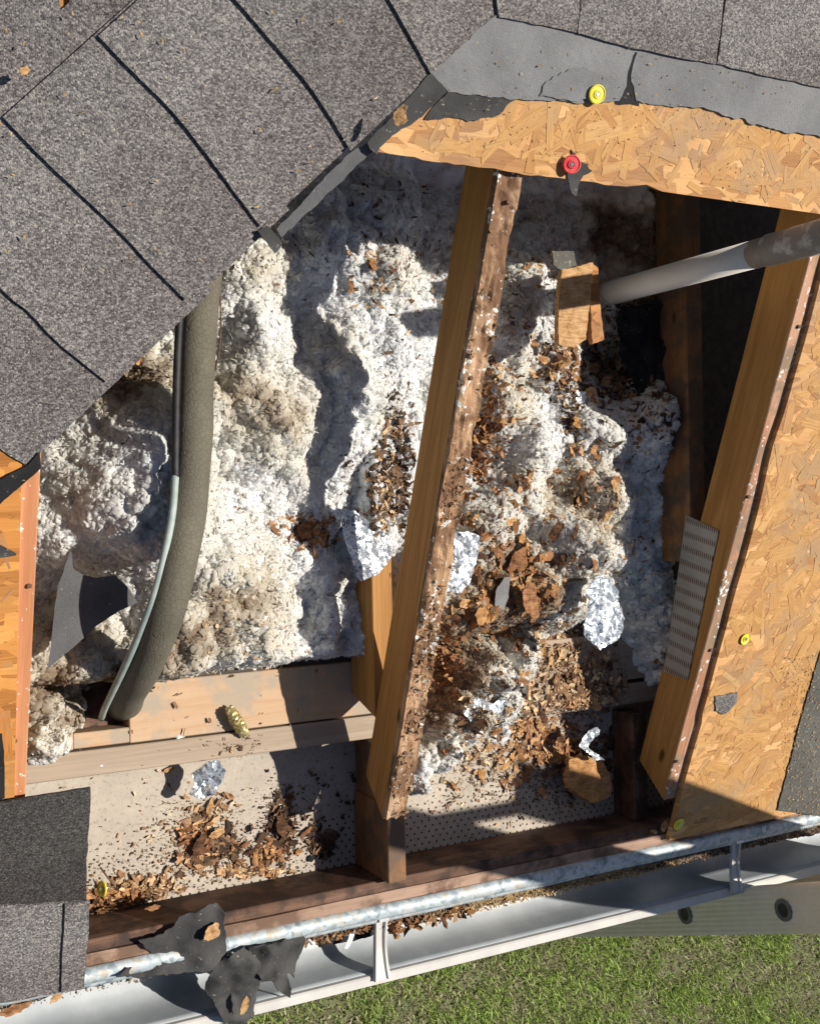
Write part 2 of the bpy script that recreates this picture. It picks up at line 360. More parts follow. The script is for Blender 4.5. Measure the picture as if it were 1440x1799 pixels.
# ------------------------------------------------------------------ object helpers
def props(o, label=None, cat=None, group=None, kind=None):
    if label: o['label'] = label
    if cat: o['category'] = cat
    if group: o['group'] = group
    if kind: o['kind'] = kind
    return o
def thing(name, loc, label, cat, group=None):
    o = bpy.data.objects.new(name, None); COL.objects.link(o); o.empty_display_size = 0.05
    o.location = loc; props(o, label, cat, group); return o
def link(name, me, mat, parent=None, loc=(0, 0, 0)):
    o = bpy.data.objects.new(name, me); COL.objects.link(o)
    if mat is not None and not me.materials: me.materials.append(MATS[mat] if isinstance(mat, str) else mat)
    o.location = loc
    if parent is not None:
        o.parent = parent
        o.location = Vector(loc) - parent.location if parent.rotation_euler.to_matrix() == Matrix.Identity(3) else loc
    return o
def npmesh(name, V, F, col=None, smooth=False):
    """V (n,3), F (m,k) with one k"""
    me = bpy.data.meshes.new(name); V = np.asarray(V, np.float32); F = np.asarray(F, np.int32)
    me.vertices.add(len(V)); me.vertices.foreach_set('co', V.ravel())
    k = F.shape[1]; me.loops.add(F.size); me.loops.foreach_set('vertex_index', F.ravel())
    me.polygons.add(len(F)); me.polygons.foreach_set('loop_start', np.arange(0, F.size, k, dtype=np.int32))
    if smooth: me.polygons.foreach_set('use_smooth', np.ones(len(F), bool))
    me.update(calc_edges=True); 
    if col is not None:
        a = me.attributes.new('Col', 'FLOAT_COLOR', 'POINT')
        c = np.ones((len(V), 4), np.float32); c[:, :3] = col; a.data.foreach_set('color', c.ravel())
    return me
def pymesh(name, V, F, smooth=False):
    me = bpy.data.meshes.new(name); me.from_pydata([tuple(v) for v in V], [], F); me.update()
    if smooth:
        for p in me.polygons: p.use_smooth = True
    return me
def placed(name, V, F, mat, parent=None, smooth=False, base='mean'):
    """mesh given in world coordinates; the origin goes to its base"""
    V = np.asarray(V, float); c = V.mean(0).copy(); c[2] = V[:, 2].min()
    me = pymesh(name, V - c, F, smooth)
    return link(name, me, mat, parent, tuple(c))
def board(name, p0, p1, w, h, mat, parent=None, nx=1, ny=1, up=(0, 0, 1), rough=None, plumb=0.0, bev=0.0015):
    """timber with its grain along local X; p0,p1 = centre of the TOP face at the two ends, w across, h down.
    plumb = shift of the lower edge along X so that the ends are cut plumb."""
    p0 = Vector(p0); p1 = Vector(p1); x = (p1 - p0); L = x.length; x.normalize()
    y = Vector(up).cross(x).normalized(); z = x.cross(y)
    nx = max(1, nx); V = []; F = []
    prof = []
    for j in range(ny + 1): prof.append((-w / 2 + w * j / ny, 0))
    nz = max(1, ny)
    for j in range(1, nz + 1): prof.append((w / 2, -h * j / nz))
    for j in range(1, ny + 1): prof.append((w / 2 - w * j / ny, -h))
    for j in range(1, nz): prof.append((-w / 2, -h + h * j / nz))
    K = len(prof)
    for i in range(nx + 1):
        for (a, b_) in prof:
            xx = L * i / nx + plumb * (b_ / h)
            q = [xx, a, b_]
            if rough: q = rough(q, L, w, h)
            V.append(q)
    for i in range(nx):
        for k in range(K):
            a = i * K + k; b_ = i * K + (k + 1) % K; F.append((a, a + K, b_ + K, b_))
    F.append(tuple(range(K))); F.append(tuple(reversed(range(nx * K, nx * K + K))))
    me = pymesh(name, V, F)
    o = bpy.data.objects.new(name, me); COL.objects.link(o); me.materials.append(MATS[mat])
    M = Matrix((x, y, z)).transposed().to_4x4(); M.translation = p0
    if parent is not None:
        o.parent = parent; M.translation = p0 - parent.location
    o.matrix_local = M
    if bev and not rough:
        md = o.modifiers.new('bevel', 'BEVEL'); md.width = bev; md.segments = 1; md.limit_method = 'ANGLE'
    return o
def boxm(V, F, a, b_):
    i = len(V); (x0, y0, z0), (x1, y1, z1) = a, b_
    V += [(x0, y0, z0), (x1, y0, z0), (x1, y1, z0), (x0, y1, z0), (x0, y0, z1), (x1, y0, z1), (x1, y1, z1), (x0, y1, z1)]
    F += [(i, i+3, i+2, i+1), (i+4, i+5, i+6, i+7), (i, i+1, i+5, i+4), (i+1, i+2, i+6, i+5), (i+2, i+3, i+7, i+6), (i+3, i, i+4, i+7)]
def tube(name, pts, r, mat, parent=None, seg=16, cap=True, rfn=None):
    pts = [Vector(p) for p in pts]; V = []; F = []; n = len(pts)
    up = Vector((0.3, 0.1, 1)).normalized(); prev = None
    for i, p in enumerate(pts):
        t = (pts[min(i + 1, n - 1)] - pts[max(i - 1, 0)]).normalized()
        a = (prev - t * prev.dot(t)).normalized() if prev else t.orthogonal().normalized()
        prev = a; b_ = t.cross(a); rr = rfn(i / (n - 1)) * r if rfn else r
        for k in range(seg):
            an = 2 * math.pi * k / seg; V.append(p + (a * math.cos(an) + b_ * math.sin(an)) * rr)
    for i in range(n - 1):
        for k in range(seg):
            a0 = i * seg + k; a1 = i * seg + (k + 1) % seg; F.append((a0, a1, a1 + seg, a0 + seg))
    if cap: F.append(tuple(reversed(range(seg)))); F.append(tuple(range((n - 1) * seg, n * seg)))
    o = placed(name, np.array([tuple(v) for v in V]), F, mat, parent)
    for p in o.data.polygons: p.use_smooth = len(p.vertices) == 4
    return o
def catmull(P, n=8):
    P = np.asarray(P, float); Q = np.vstack([2 * P[0] - P[1], P, 2 * P[-1] - P[-2]]); out = []
    for i in range(1, len(Q) - 2):
        for k in range(n):
            t = k / n; a, b_, c, d = Q[i-1], Q[i], Q[i+1], Q[i+2]
            out.append(0.5 * ((2*b_) + (-a + c)*t + (2*a - 5*b_ + 4*c - d)*t*t + (-a + 3*b_ - 3*c + d)*t**3))
    out.append(Q[-2]); return np.array(out)
def ragged(P2, step=0.008, amp=0.002, seed=0, skip=()):
    """resample a closed outline; torn edge except on the listed sides"""
    P2 = np.asarray(P2, float); out = []; n = len(P2); rg = np.random.default_rng(seed + 11); acc = 0.0
    for i in range(n):
        a = P2[i]; b_ = P2[(i + 1) % n]; L = np.linalg.norm(b_ - a); k = max(1, int(L / step)); nn = np.array([-(b_ - a)[1], (b_ - a)[0]]) / (L + 1e-9)
        for j in range(k):
            q = a + (b_ - a) * j / k
            if i not in skip and j > 0:
                t_ = np.array([(acc + L * j / k)]); w_ = (vnoise(t_ * 55, t_ * 0 + seed, 3)[0] - .5) * 2.4 + (vnoise(t_ * 160, t_ * 0 + seed, 9)[0] - .5) * 1.2
                q = q + nn * (w_ * amp + rg.normal(0, amp * .22))
            out.append(q)
        acc += L
    return np.array(out)
def inpoly(x, y, P):
    r = np.zeros(len(x), bool); n = len(P); j = n - 1
    for i in range(n):
        xi, yi = P[i]; xj, yj = P[j]
        c = ((yi > y) != (yj > y)) & (x < (xj - xi) * (y - yi) / (yj - yi + 1e-12) + xi); r ^= c; j = i
    return r
def sheet(name, out2, zfn, mat, thick=0.002, grid=0.02, parent=None, smooth=False, solid=True):
    """thin sheet over an outline in plan; zfn gives its top surface"""
    out2 = np.asarray(out2, float); x0, y0 = out2.min(0); x1, y1 = out2.max(0)
    gx, gy = np.meshgrid(np.arange(x0 + grid / 2, x1, grid), np.arange(y0 + grid / 2, y1, grid)); gx = gx.ravel(); gy = gy.ravel()
    gx = gx + RNG.normal(0, grid * 0.12, gx.shape); gy = gy + RNG.normal(0, grid * 0.12, gy.shape)
    k = inpoly(gx, gy, out2); pts = [Vector((float(a), float(b_))) for a, b_ in out2] + [Vector((float(a), float(b_))) for a, b_ in zip(gx[k], gy[k])]
    n = len(out2)
    v, e, f, *_ = delaunay_2d_cdt(pts, [], [list(range(n))], 1, 1e-7)
    v2 = np.array([tuple(q) for q in v]); z = zfn(v2[:, 0], v2[:, 1])
    V = np.column_stack([v2, z])
    o = placed(name, V, [tuple(q) for q in f], mat, parent, smooth)
    if solid:
        md = o.modifiers.new('thickness', 'SOLIDIFY'); md.thickness = thick; md.offset = -1
        if smooth:
            es = o.modifiers.new('crisp_edges', 'EDGE_SPLIT'); es.split_angle = math.radians(50)
        # faces must look up for the offset to go down
        if sum(p.normal.z for p in o.data.polygons) < 0: o.data.flip_normals()
    return o
def planeA(off): return lambda x, y: TP * y + off
def plan(px, off): return onA(px, off)[:, :2]

def flakes(P, Nn, L, asp, curl, tilt, col, rg, k=3, jag=0.25, lift=0.0, dome=False):
    """many small curled flakes; P,N (n,3); L (n); returns V,F,C"""
    n = len(P); Nn = Nn + rg.normal(0, 1, (n, 3)) * np.reshape(tilt, (-1, 1)) if np.ndim(tilt) else Nn + rg.normal(0, tilt, (n, 3))
    Nn /= np.linalg.norm(Nn, axis=1)[:, None]
    r = rg.normal(0, 1, (n, 3)); T = np.cross(Nn, r); T /= np.linalg.norm(T, axis=1)[:, None]; B = np.cross(Nn, T)
    g = np.linspace(-1, 1, k); gu, gv = np.meshgrid(g, g); gu = gu.ravel(); gv = gv.ravel()
    asp = np.broadcast_to(asp, (n,))
    ju = rg.normal(0, jag, (n, k * k)); jv = rg.normal(0, jag, (n, k * k))
    rr = np.sqrt(gu ** 2 + gv ** 2); sh = np.where(rr > 1.2, 0.72, 1.0)
    U = (gu * sh + ju) * L[:, None] / 2; Vv = (gv * sh + jv) * (L / asp)[:, None] / 2
    cu = (curl * rg.normal(0, 1, n))[:, None]; cv = (curl * rg.normal(0, 1, n))[:, None]
    if dome: cu = -curl * rg.uniform(.6, 1.3, (n, 1)); cv = -curl * rg.uniform(.6, 1.3, (n, 1)) * asp[:, None]
    Wz = (cu * gu ** 2 + cv * gv ** 2 * 0.7) * L[:, None] / 2 + rg.normal(0, 0.05, (n, k * k)) * L[:, None] + lift
    V = P[:, None, :] + U[..., None] * T[:, None] + Vv[..., None] * B[:, None] + Wz[..., None] * Nn[:, None]
    idx = np.arange(k * k).reshape(k, k); q = np.stack([idx[:-1, :-1], idx[:-1, 1:], idx[1:, 1:], idx[1:, :-1]], -1).reshape(-1, 4)
    F = (q[None] + (np.arange(n) * k * k)[:, None, None]).reshape(-1, 4)
    C = np.repeat(col[:, None, :], k * k, 1) * (1 + rg.normal(0, 0.02 if dome else 0.06, (n, k * k, 1)))
    return V.reshape(-1, 3), F, np.clip(C.reshape(-1, 3), 0, 1)
def joinf(parts):
    V = []; F = []; C = []; o = 0
    for v, f, c in parts: V.append(v); F.append(f + o); C.append(c); o += len(v)
    return np.vstack(V), np.vstack(F), np.vstack(C)

# ================================================================== SETTING
GZ = -3.0
me = pymesh('lawn_ground', [(-300, -300, GZ), (300, -300, GZ), (300, 300, GZ), (-300, 300, GZ)], [(0, 1, 2, 3)])
props(link('ground', me, 'soil'), kind='structure')

# grass seen beyond the gutter
rg = np.random.default_rng(3)
cor = onZ([(-250, 1560), (1700, 1400), (1700, 2100), (-250, 2100)], GZ)
gx0, gx1 = cor[:, 0].min(), cor[:, 0].max(); gy0, gy1 = cor[:, 1].min(), min(-0.3, cor[:, 1].max())
NG = 380000
P = np.column_stack([rg.uniform(gx0, gx1, NG), rg.uniform(gy0, gy1, NG), np.full(NG, GZ)])
dn = fbm(P[:, 0] * 5, P[:, 1] * 5, 31, 4); keep = rg.random(NG) < np.clip((dn - 0.33) * 5, 0.42, 1); P = P[keep]; dn = dn[keep]; n = len(P)
hgt = rg.uniform(0.012, 0.032, n) * (0.6 + dn); wdt = rg.uniform(0.0020, 0.0042, n)
an = rg.uniform(0, 6.283, n); lean = rg.uniform(0.2, 1.1, n); la = rg.uniform(0, 6.283, n)
sx = np.column_stack([np.cos(an), np.sin(an), 0 * an]) * wdt[:, None]
ld = np.column_stack([np.cos(la), np.sin(la), 0 * la]) * (lean * hgt)[:, None]
up = np.column_stack([0 * an, 0 * an, hgt])
V = np.stack([P - sx, P + sx, P + up * .6 + ld * .45 + sx * .8, P + up * .6 + ld * .45 - sx * .8, P + up * .92 + ld + sx * .1, P + up * .92 + ld - sx * .1], 1)
F = (np.array([[0, 1, 2, 3], [3, 2, 4, 5]])[None] + (np.arange(n) * 6)[:, None, None]).reshape(-1, 4)
dry = (rg.random(n) < np.clip(1.25 - dn * 1.6, 0.12, 0.9))[:, None]
green = np.array([0.34, 0.46, 0.13]) * rg.uniform(0.6, 1.5, (n, 1)) + np.array([0.05, 0.03, 0]) * rg.random((n, 1))
straw = np.array([0.50, 0.45, 0.30]) * rg.uniform(0.5, 1.3, (n, 1))
C = np.repeat(np.where(dry, straw, green)[:, None], 6, 1)
props(link('grass', npmesh('grass', V.reshape(-1, 3), F, C.reshape(-1, 3)), 'blade'), 'short green lawn with dry straw patches far below the gutter', 'grass', kind='stuff')

# house wall under the eave, ceiling board behind it
V = []; F = []; boxm(V, F, (-2.5, 0.115, GZ), (2.8, 0.235, -0.235))
w = placed('house_wall', np.array(V), F, 'siding'); props(w, 'plain pale outer wall of the house hidden below the soffit', 'wall')
V = []; F = []; boxm(V, F, (-2.5, 0.245, -0.16), (2.8, 3.4, -0.135))
props(placed('ceiling_board', np.array(V), F, 'drywall'), 'darkened ceiling board lying under the attic insulation', 'ceiling')

# ================================================================== TIMBER
TH = 0.089
CP = math.cos(0.371696); SP = math.sin(0.371696)
def rot_edge(amp, seed, x_from=0.0, x_to=9.0):
    def f(q, L, w, h):
        x, y, z = q
        a = amp * float(sstep(x_from, x_from + 0.1, x)) * float(1 - sstep(x_to - .1, x_to, x))
        if z > -0.012:
            nn = float(fbm(np.array([x * 30.]), np.array([y * 90. + seed]), seed, 4)[0])
            n2 = float(fbm(np.array([x * 9.]), np.array([y * 30. + seed]), seed + 3, 3)[0])
            z -= a * max(0.0, nn * 0.9 + n2 - 0.85) * 1.6
            if abs(y) > w * 0.4: y -= math.copysign(a * 0.6 * max(0, nn - 0.42), y)
        return [x, y, z]
    return f
def truss(xc, mat_top, label, ytail=0.0, bottom=None, rough=None, yt=2.6, ye=1.02):
    t = thing('roof_truss', (xc, ytail, -0.12), label, 'truss', 'roof trusses of the eave')
    # side boards: a clean lower chord body and a weathered top edge of its own
    dz = 0.010 if rough else 0.0
    board('top_chord', (xc, ytail, TP * ytail - dz), (xc, yt, TP * yt - dz), 0.038, TH - dz, 'pine', t, plumb=-TH * TP, nx=1)
    if rough:
        board('weathered_edge', (xc + 0.0005, ytail + 0.002, TP * ytail + 0.004), (xc + 0.0005, ye, TP * ye + 0.004), 0.0392, 0.014, mat_top, t, nx=300, ny=8, rough=rough, plumb=0.0)
    else:
        board('weathered_edge', (xc, ytail + 0.002, TP * ytail + 0.0015), (xc, ye, TP * ye + 0.0015), 0.0388, 0.004, mat_top, t, plumb=0.0)
    if bottom:
        (y0, y1, z1, cut) = bottom
        V = []
        for dx in (-0.019, 0.019):
            V += [(xc + dx, y0 + cut, z1 - TH), (xc + dx, y1, z1 - TH), (xc + dx, y1, z1), (xc + dx, y0, z1)]
        F = [(0, 3, 2, 1), (4, 5, 6, 7), (0, 1, 5, 4), (1, 2, 6, 5), (2, 3, 7, 6), (3, 0, 4, 7)]
        V = np.array(V); c = V.mean(0)
        # local X must be the grain direction (world Y)
        L2 = [((v[1] - c[1]), -(v[0] - c[0]), v[2] - c[2]) for v in V]
        me = pymesh('bottom_chord', L2, F); me.materials.append(MATS['pine'])
        o = bpy.data.objects.new('bottom_chord', me); COL.objects.link(o); o.parent = t
        o.rotation_euler = (0, 0, math.radians(90)); o.location = Vector(c) - t.location
        md = o.modifiers.new('bevel', 'BEVEL'); md.width = 0.0015; md.segments = 1; md.limit_method = 'ANGLE'
    return t
tC = truss(0.0, 'wood_rot', 'rotted roof truss rafter crossing the middle of the opening', 0.0, (0.165, 2.6, -0.031, 0.028), rot_edge(0.011, 5, -0.2, 1.2))
tR = truss(0.610, 'wood_weather', 'sound roof truss rafter with a nail plate along the right sheathing edge', -0.062, (0.62, 2.6, -0.031, 0.028))
tL = truss(-0.612, 'pine_orange', 'orange roof truss rafter along the left sheathing edge', 0.0, (0.165, 2.6, -0.031, 0.028), yt=0.74, ye=0.73)
# member lying higher in the right truss, darker wood imitates shade behind the pipe
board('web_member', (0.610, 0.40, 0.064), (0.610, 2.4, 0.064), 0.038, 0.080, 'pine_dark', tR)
# nail plate on the left face of the right truss
q = onX([(1205, 905), (1262, 932), (1207, 1195), (1166, 1180)], 0.5888)
ux = Vector(q[0] - q[3]); L = ux.length; ux.normalize(); uz = Vector((-1, 0, 0)); uy = uz.cross(ux)
V = []; F = []
cen = q.mean(0)
loc = [((Vector(v - cen)).dot(ux), (Vector(v - cen)).dot(uy)) for v in q]
V = [(a, b_, 0.0) for a, b_ in loc] + [(a, b_, -0.0015) for a, b_ in loc]
F = [(0, 1, 2, 3), (7, 6, 5, 4), (0, 4, 5, 1), (1, 5, 6, 2), (2, 6, 7, 3), (3, 7, 4, 0)]
me = pymesh('nail_plate', V, F); me.materials.append(MATS['nail_plate'])
o = bpy.data.objects.new('nail_plate', me); COL.objects.link(o); o.parent = tR
M = Matrix((ux, uy, uz)).transposed().to_4x4(); M.translation = Vector(cen) - tR.location; o.matrix_local = M
o['label'] = 'grey slotted steel plate joining the truss timbers'

# wall plates
pl = thing('wall_plate', (0, 0.2, -0.165), 'pale orange top plate of the house wall with a notch for the pipe', 'timber plate')
nx0, nx1 = -0.492, -0.405
board('plate_board', (-1.4, 0.200, -0.1215), (nx0, 0.200, -0.1215), 0.094, 0.04, 'wood_plate', pl)
board('plate_board', (nx1, 0.200, -0.1215), (0.33, 0.200, -0.1215), 0.094, 0.04, 'wood_plate', pl)
board('plate_board', (nx0, 0.166, -0.1225), (nx1, 0.166, -0.1225), 0.024, 0.038, 'wood_plate', pl)
board('plate_board', (0.345, 0.205, -0.1215), (1.6, 0.205, -0.1215), 0.094, 0.04, 'wood_grey', pl)
board('lower_plate', (-1.4, 0.197, -0.164), (1.6, 0.197, -0.164), 0.089, 0.038, 'wood_damp', pl)
props(board('wall_ledge', (-1.4, 0.130, -0.1195), (1.6, 0.130, -0.1195), 0.040, 0.09, 'wood_grey'), 'grey weathered ledger board along the front of the wall plate', 'board')
# soffit
sf = sheet('soffit_panel', [(-1.6, -0.135), (1.7, -0.135), (1.7, 0.112), (-1.6, 0.112)], lambda x, y: -0.172 + 0.0015 * (fbm(x * 12, y * 12, 4) - .5) * 2, 'soffit_metal', 0.001, 0.03)
sf.modifiers.clear(); sf.location.y = 0.0
for v in sf.data.vertices: v.co.y += -0.0115
for v in sf.data.vertices: v.co.y += 0.0
props(sf, 'dusty tan soffit sheet with rows of small vent holes', 'soffit')
# stub blocks between the rafter tails and the sub fascia
def stub(xc, y0, y1, z, label, mat='pine'):
    o = board('lookout_block', (xc, y0, z), (xc, y1, z), 0.034, z + 0.171, mat); return props(o, label, 'block', 'blocks behind the fascia')
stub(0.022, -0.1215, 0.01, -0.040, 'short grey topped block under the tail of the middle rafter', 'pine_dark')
stub(0.026, 0.0, 0.108, -0.058, 'long dark block added under the heel of the middle rafter to stop sunlight', 'pine_dark')  # unseen block, added so that no sun passes below the rafter
stub(0.604, -0.1215, 0.092, -0.105, 'brown block under the tail of the right rafter', 'wood_damp')
# sub fascia
fa = thing('fascia_board', (0, -0.138, -0.16), 'dark damp fascia board with a worn top edge behind the metal edge', 'fascia')
board('fascia_face', (-1.6, -0.1315, -0.0625), (1.7, -0.1315, -0.0625), 0.020, 0.108, 'wood_damp', fa)
def wob(q, L, w, h):
    x, y, z = q
    if z > -.01: z += 0.004 * (float(fbm(np.array([x * 22.]), np.array([y * 60.]), 8, 4)[0]) - .5)
    y += 0.003 * (float(fbm(np.array([x * 5.]), np.array([0.3]), 9, 2)[0]) - .5)
    return [x, y, z]
board('fascia_edge', (-1.6, -0.152, -0.060), (1.7, -0.152, -0.060), 0.0205, 0.09, 'wood_damp_top', fa, nx=300, ny=4, rough=wob)

# ================================================================== METAL EDGE AND GUTTER
def extrude(name, prof, x0, x1, mat, parent=None, nx=40, wobf=None, smooth=False, thick=0.0012):
    V = []; F = []; K = len(prof)
    for i in range(nx + 1):
        x = x0 + (x1 - x0) * i / nx
        for (y, z) in prof:
            dy = dz = 0
            if wobf: dy, dz = wobf(x)
            V.append((x, y + dy, z + dz))
    for i in range(nx):
        for k in range(K - 1):
            a = i * K + k; F.append((a, a + 1, a + K + 1, a + K))
    o = placed(name, np.array(V), F, mat, parent, smooth)
    if thick:
        md = o.modifiers.new('thickness', 'SOLIDIFY'); md.thickness = thick; md.offset = 0
    return o
def w1(x): return 0.0, 0.0015 * math.sin(x * 9) + 0.001 * math.sin(x * 23)
props(extrude('drip_edge', [(-0.1605, -0.0600)] + [(-0.1725 - 0.0120 * math.cos(a_), -0.0590 + 0.0095 * math.sin(a_)) for a_ in np.linspace(math.pi, 0, 9)] + [(-0.1860, -0.0640), (-0.1868, -0.0700), (-0.1895, -0.0735), (-0.1935, -0.0745), (-0.1975, -0.0765), (-0.1985, -0.083)], -1.6, 1.7, 'galvanised', wobf=w1, nx=80, smooth=True),
      'mottled galvanised metal edge strip running along the eave above the gutter', 'metal edge')
gt = thing('gutter', (0, -0.24, -0.2), 'white metal gutter along the whole eave, littered at the back', 'gutter')
prof = [(-0.1935, -0.095), (-0.1940, -0.180), (-0.2, -0.186), (-0.240, -0.187), (-0.262, -0.184), (-0.275, -0.176), (-0.283, -0.162), (-0.2865, -0.146), (-0.289, -0.128), (-0.2905, -0.112), (-0.2915, -0.098)]
extrude('trough', prof, -1.6, 1.7, 'gutter_white', gt, smooth=True)
extrude('front_lip', [(-0.2925, -0.099), (-0.2930, -0.0905), (-0.2955, -0.0885), (-0.3085, -0.0885), (-0.3100, -0.091), (-0.3095, -0.100), (-0.303, -0.13), (-0.296, -0.15)], -1.6, 1.7, 'gutter_lip', gt)
def hanger(x, parent):
    V = []; F = []; ys = np.linspace(-0.186, -0.3, 14)
    pr = [(-0.0135, 0), (-0.0115, 0.007), (-0.0085, 0.007), (-0.007, 0.001), (0.007, 0.001), (0.0085, 0.007), (0.0115, 0.007), (0.0135, 0)]
    K = len(pr)
    for i, y in enumerate(ys):
        t = i / 13; wd = 1.0 - 0.22 * math.sin(t * math.pi) ** 1; z = -0.0835 - 0.006 * math.sin(t * math.pi)
        for (a, b_) in pr: V.append((x + a * wd * (1 + 0.25 * t), y, z + b_ * (1 - 0.3 * t)))
    for i in range(13):
        for k in range(K - 1):
            a = i * K + k; F.append((a, a + 1, a + K + 1, a + K))
    o = placed('hanger', np.array(V), F, 'gutter_lip', parent); md = o.modifiers.new('thickness', 'SOLIDIFY'); md.thickness = 0.0016; md.offset = 0
    V = []; F = []; boxm(V, F, (x - 0.009, -0.196, -0.086), (x + 0.009, -0.185, -0.070))
    o2 = placed('clip', np.array(V), F, 'steel'); o2.parent = o; o2.location = Vector(o2.location) - o.location - parent.location
    return o
for x in (-1.1, 0.010, 0.832): hanger(x, gt)

# ================================================================== LADDER
LX = 0.86; lk = 0.345
lad = thing('ladder', (LX + 0.2, -0.295 + lk * GZ, GZ), 'tan grey metal ladder leaning outside the gutter at lower right', 'ladder')
d0 = np.array([0, lk, 1.0]); d0 /= np.linalg.norm(d0); nperp = np.array([0, d0[2], -d0[1]])
y_at = lambda z: -0.318 + lk * z
def rail(x, s):
    prof = []  # across (w along nperp), depth along x
    ws = np.linspace(-0.045, 0.045, 19)
    for i, w_ in enumerate(ws): prof.append((w_, (0.0012 if i % 2 else 0.0) * -s))
    V = []; F = []; zz = [GZ + 0.01, 1.38]
    full = [(-0.045, s * 0.028)] + prof + [(0.045, s * 0.028)]
    for z in zz:
        for (w_, dx) in full:
            V.append((x + dx, y_at(z) + nperp[1] * w_, z + nperp[2] * w_))
    K = len(full)
    for k in range(K - 1): F.append((k, k + 1, K + k + 1, K + k))
    o = placed('side_rail', np.array(V), F, 'ladder_metal', lad); md = o.modifiers.new('thickness', 'SOLIDIFY'); md.thickness = 0.003; md.offset = 0
    return o
rail(LX, 1); rail(LX + 0.42, -1)
zb = float(onX([(1205, 1603)], LX)[0, 2]); 
def ring(x, y, z, sgn):
    V = []; F = []; seg = 28
    for (r, dx) in ((0.0225, 0.0), (0.0222, -0.0040), (0.0195, -0.0050), (0.0180, -0.0015), (0.0165, -0.0045), (0.0145, -0.0045), (0.0138, -0.0020)):
        for k in range(seg):
            a = 2 * math.pi * k / seg
            V.append((x + dx * sgn, y + math.cos(a) * r * d0[1] + math.sin(a) * r * nperp[1], z + math.cos(a) * r * d0[2] + math.sin(a) * r * nperp[2]))
    for i in range(6):
        for k in range(seg):
            a0 = i * seg + k; a1 = i * seg + (k + 1) % seg; F.append((a0, a1, a1 + seg, a0 + seg))
    F.append(tuple(range(6 * seg, 7 * seg)))
    return V, F
for i in range(-9, 7):
    z = zb + i * 0.305 * d0[2]; y = y_at(z)
    if z < GZ + .1 or z > 1.34: continue
    r_ = tube('rung', [(LX + 0.004, y, z), (LX + 0.416, y, z)], 0.016, 'ladder_metal', lad, seg=18)
    V, F = ring(LX - 0.0015, y, z, 1); e_ = placed('rung_end', np.array(V), F, 'ring_grey'); e_.parent = r_; e_.location = Vector(e_.location) - r_.location - lad.location
    h_ = tube('rung_hole_shade', [(LX - 0.0015 - 0.0022, y, z), (LX - 0.0015 - 0.0026, y, z)], 0.0142, 'hole_shade', lad, seg=24)  # dark disc painted in for the shaded hollow of the rung
    for pp in e_.data.polygons: pp.use_smooth = True

# ================================================================== SHEATHING
def strands(name, outline, zfn, density, rg, tint, parent, Lr=(0.02, 0.085)):
    o2 = np.asarray(outline); x0, y0 = o2.min(0); x1, y1 = o2.max(0)
    ar = (x1 - x0) * (y1 - y0); n = int(ar * density)
    x = rg.uniform(x0, x1, n); y = rg.uniform(y0, y1, n); L = rg.uniform(*Lr, n) * rg.uniform(.5, 1, n); wd = L * rg.uniform(.12, .42, n); a = rg.normal(0.1, 0.6, n) + (rg.random(n) < .35) * 1.2
    ca, sa = np.cos(a), np.sin(a)
    tl = rg.uniform(.6, 1, n)
    loc = [(-1, -1 * tl), (1, -1), (rg.uniform(.75, 1.05, n), rg.uniform(.5, 1, n)), (-1 + rg.uniform(0, .3, n), 1)]
    X = []; Y = []
    for (u, v) in loc:
        u = u * L / 2; v = v * wd / 2; X.append(x + u * ca - v * sa); Y.append(y + u * sa + v * ca)
    X = np.stack(X, 1); Y = np.stack(Y, 1)
    ok = np.ones(n, bool)
    for k in range(4): ok &= inpoly(X[:, k], Y[:, k], o2)
    X = X[ok]; Y = Y[ok]; n = len(X)
    z = zfn(X, Y) + 0.0002 + rg.uniform(0, 0.0006, (n, 1)) + rg.normal(0, 0.00015, (n, 4))
    ok2 = ok; L_, w_ = L[ok2], wd[ok2]; ro = rg.uniform(0, 50, (n, 2))
    GR = np.stack([np.stack([-L_ / 2, -w_ / 2 * tl[ok2]], 1), np.stack([L_ / 2, -w_ / 2], 1), np.stack([L_ / 2, w_ / 2], 1), np.stack([-L_ / 2, w_ / 2], 1)], 1) + ro[:, None]
    V = np.stack([X, Y, z], -1).reshape(-1, 3); F = np.arange(n * 4).reshape(-1, 4)
    pal = np.array([(0.53, 0.285, 0.088), (0.56, 0.31, 0.100), (0.50, 0.262, 0.078), (0.59, 0.345, 0.125), (0.43, 0.21, 0.062), (0.52, 0.28, 0.10)])
    C = pal[rg.choice(len(pal), n, p=[.3, .25, .2, .08, .07, .1])] * rg.uniform(.93, 1.07, (n, 1)) * np.array(tint) + np.array([0.012, 0.014, 0.022])
    me = npmesh(name, V, F, np.repeat(C, 4, 0)); 
    ga = me.attributes.new('Grain', 'FLOAT_VECTOR', 'POINT'); gv = np.zeros((n * 4, 3), np.float32); gv[:, :2] = GR.reshape(-1, 2); ga.data.foreach_set('vector', gv.ravel())
    ob = link(name, me, 'strand', parent)
    return ob
rg = np.random.default_rng(21)
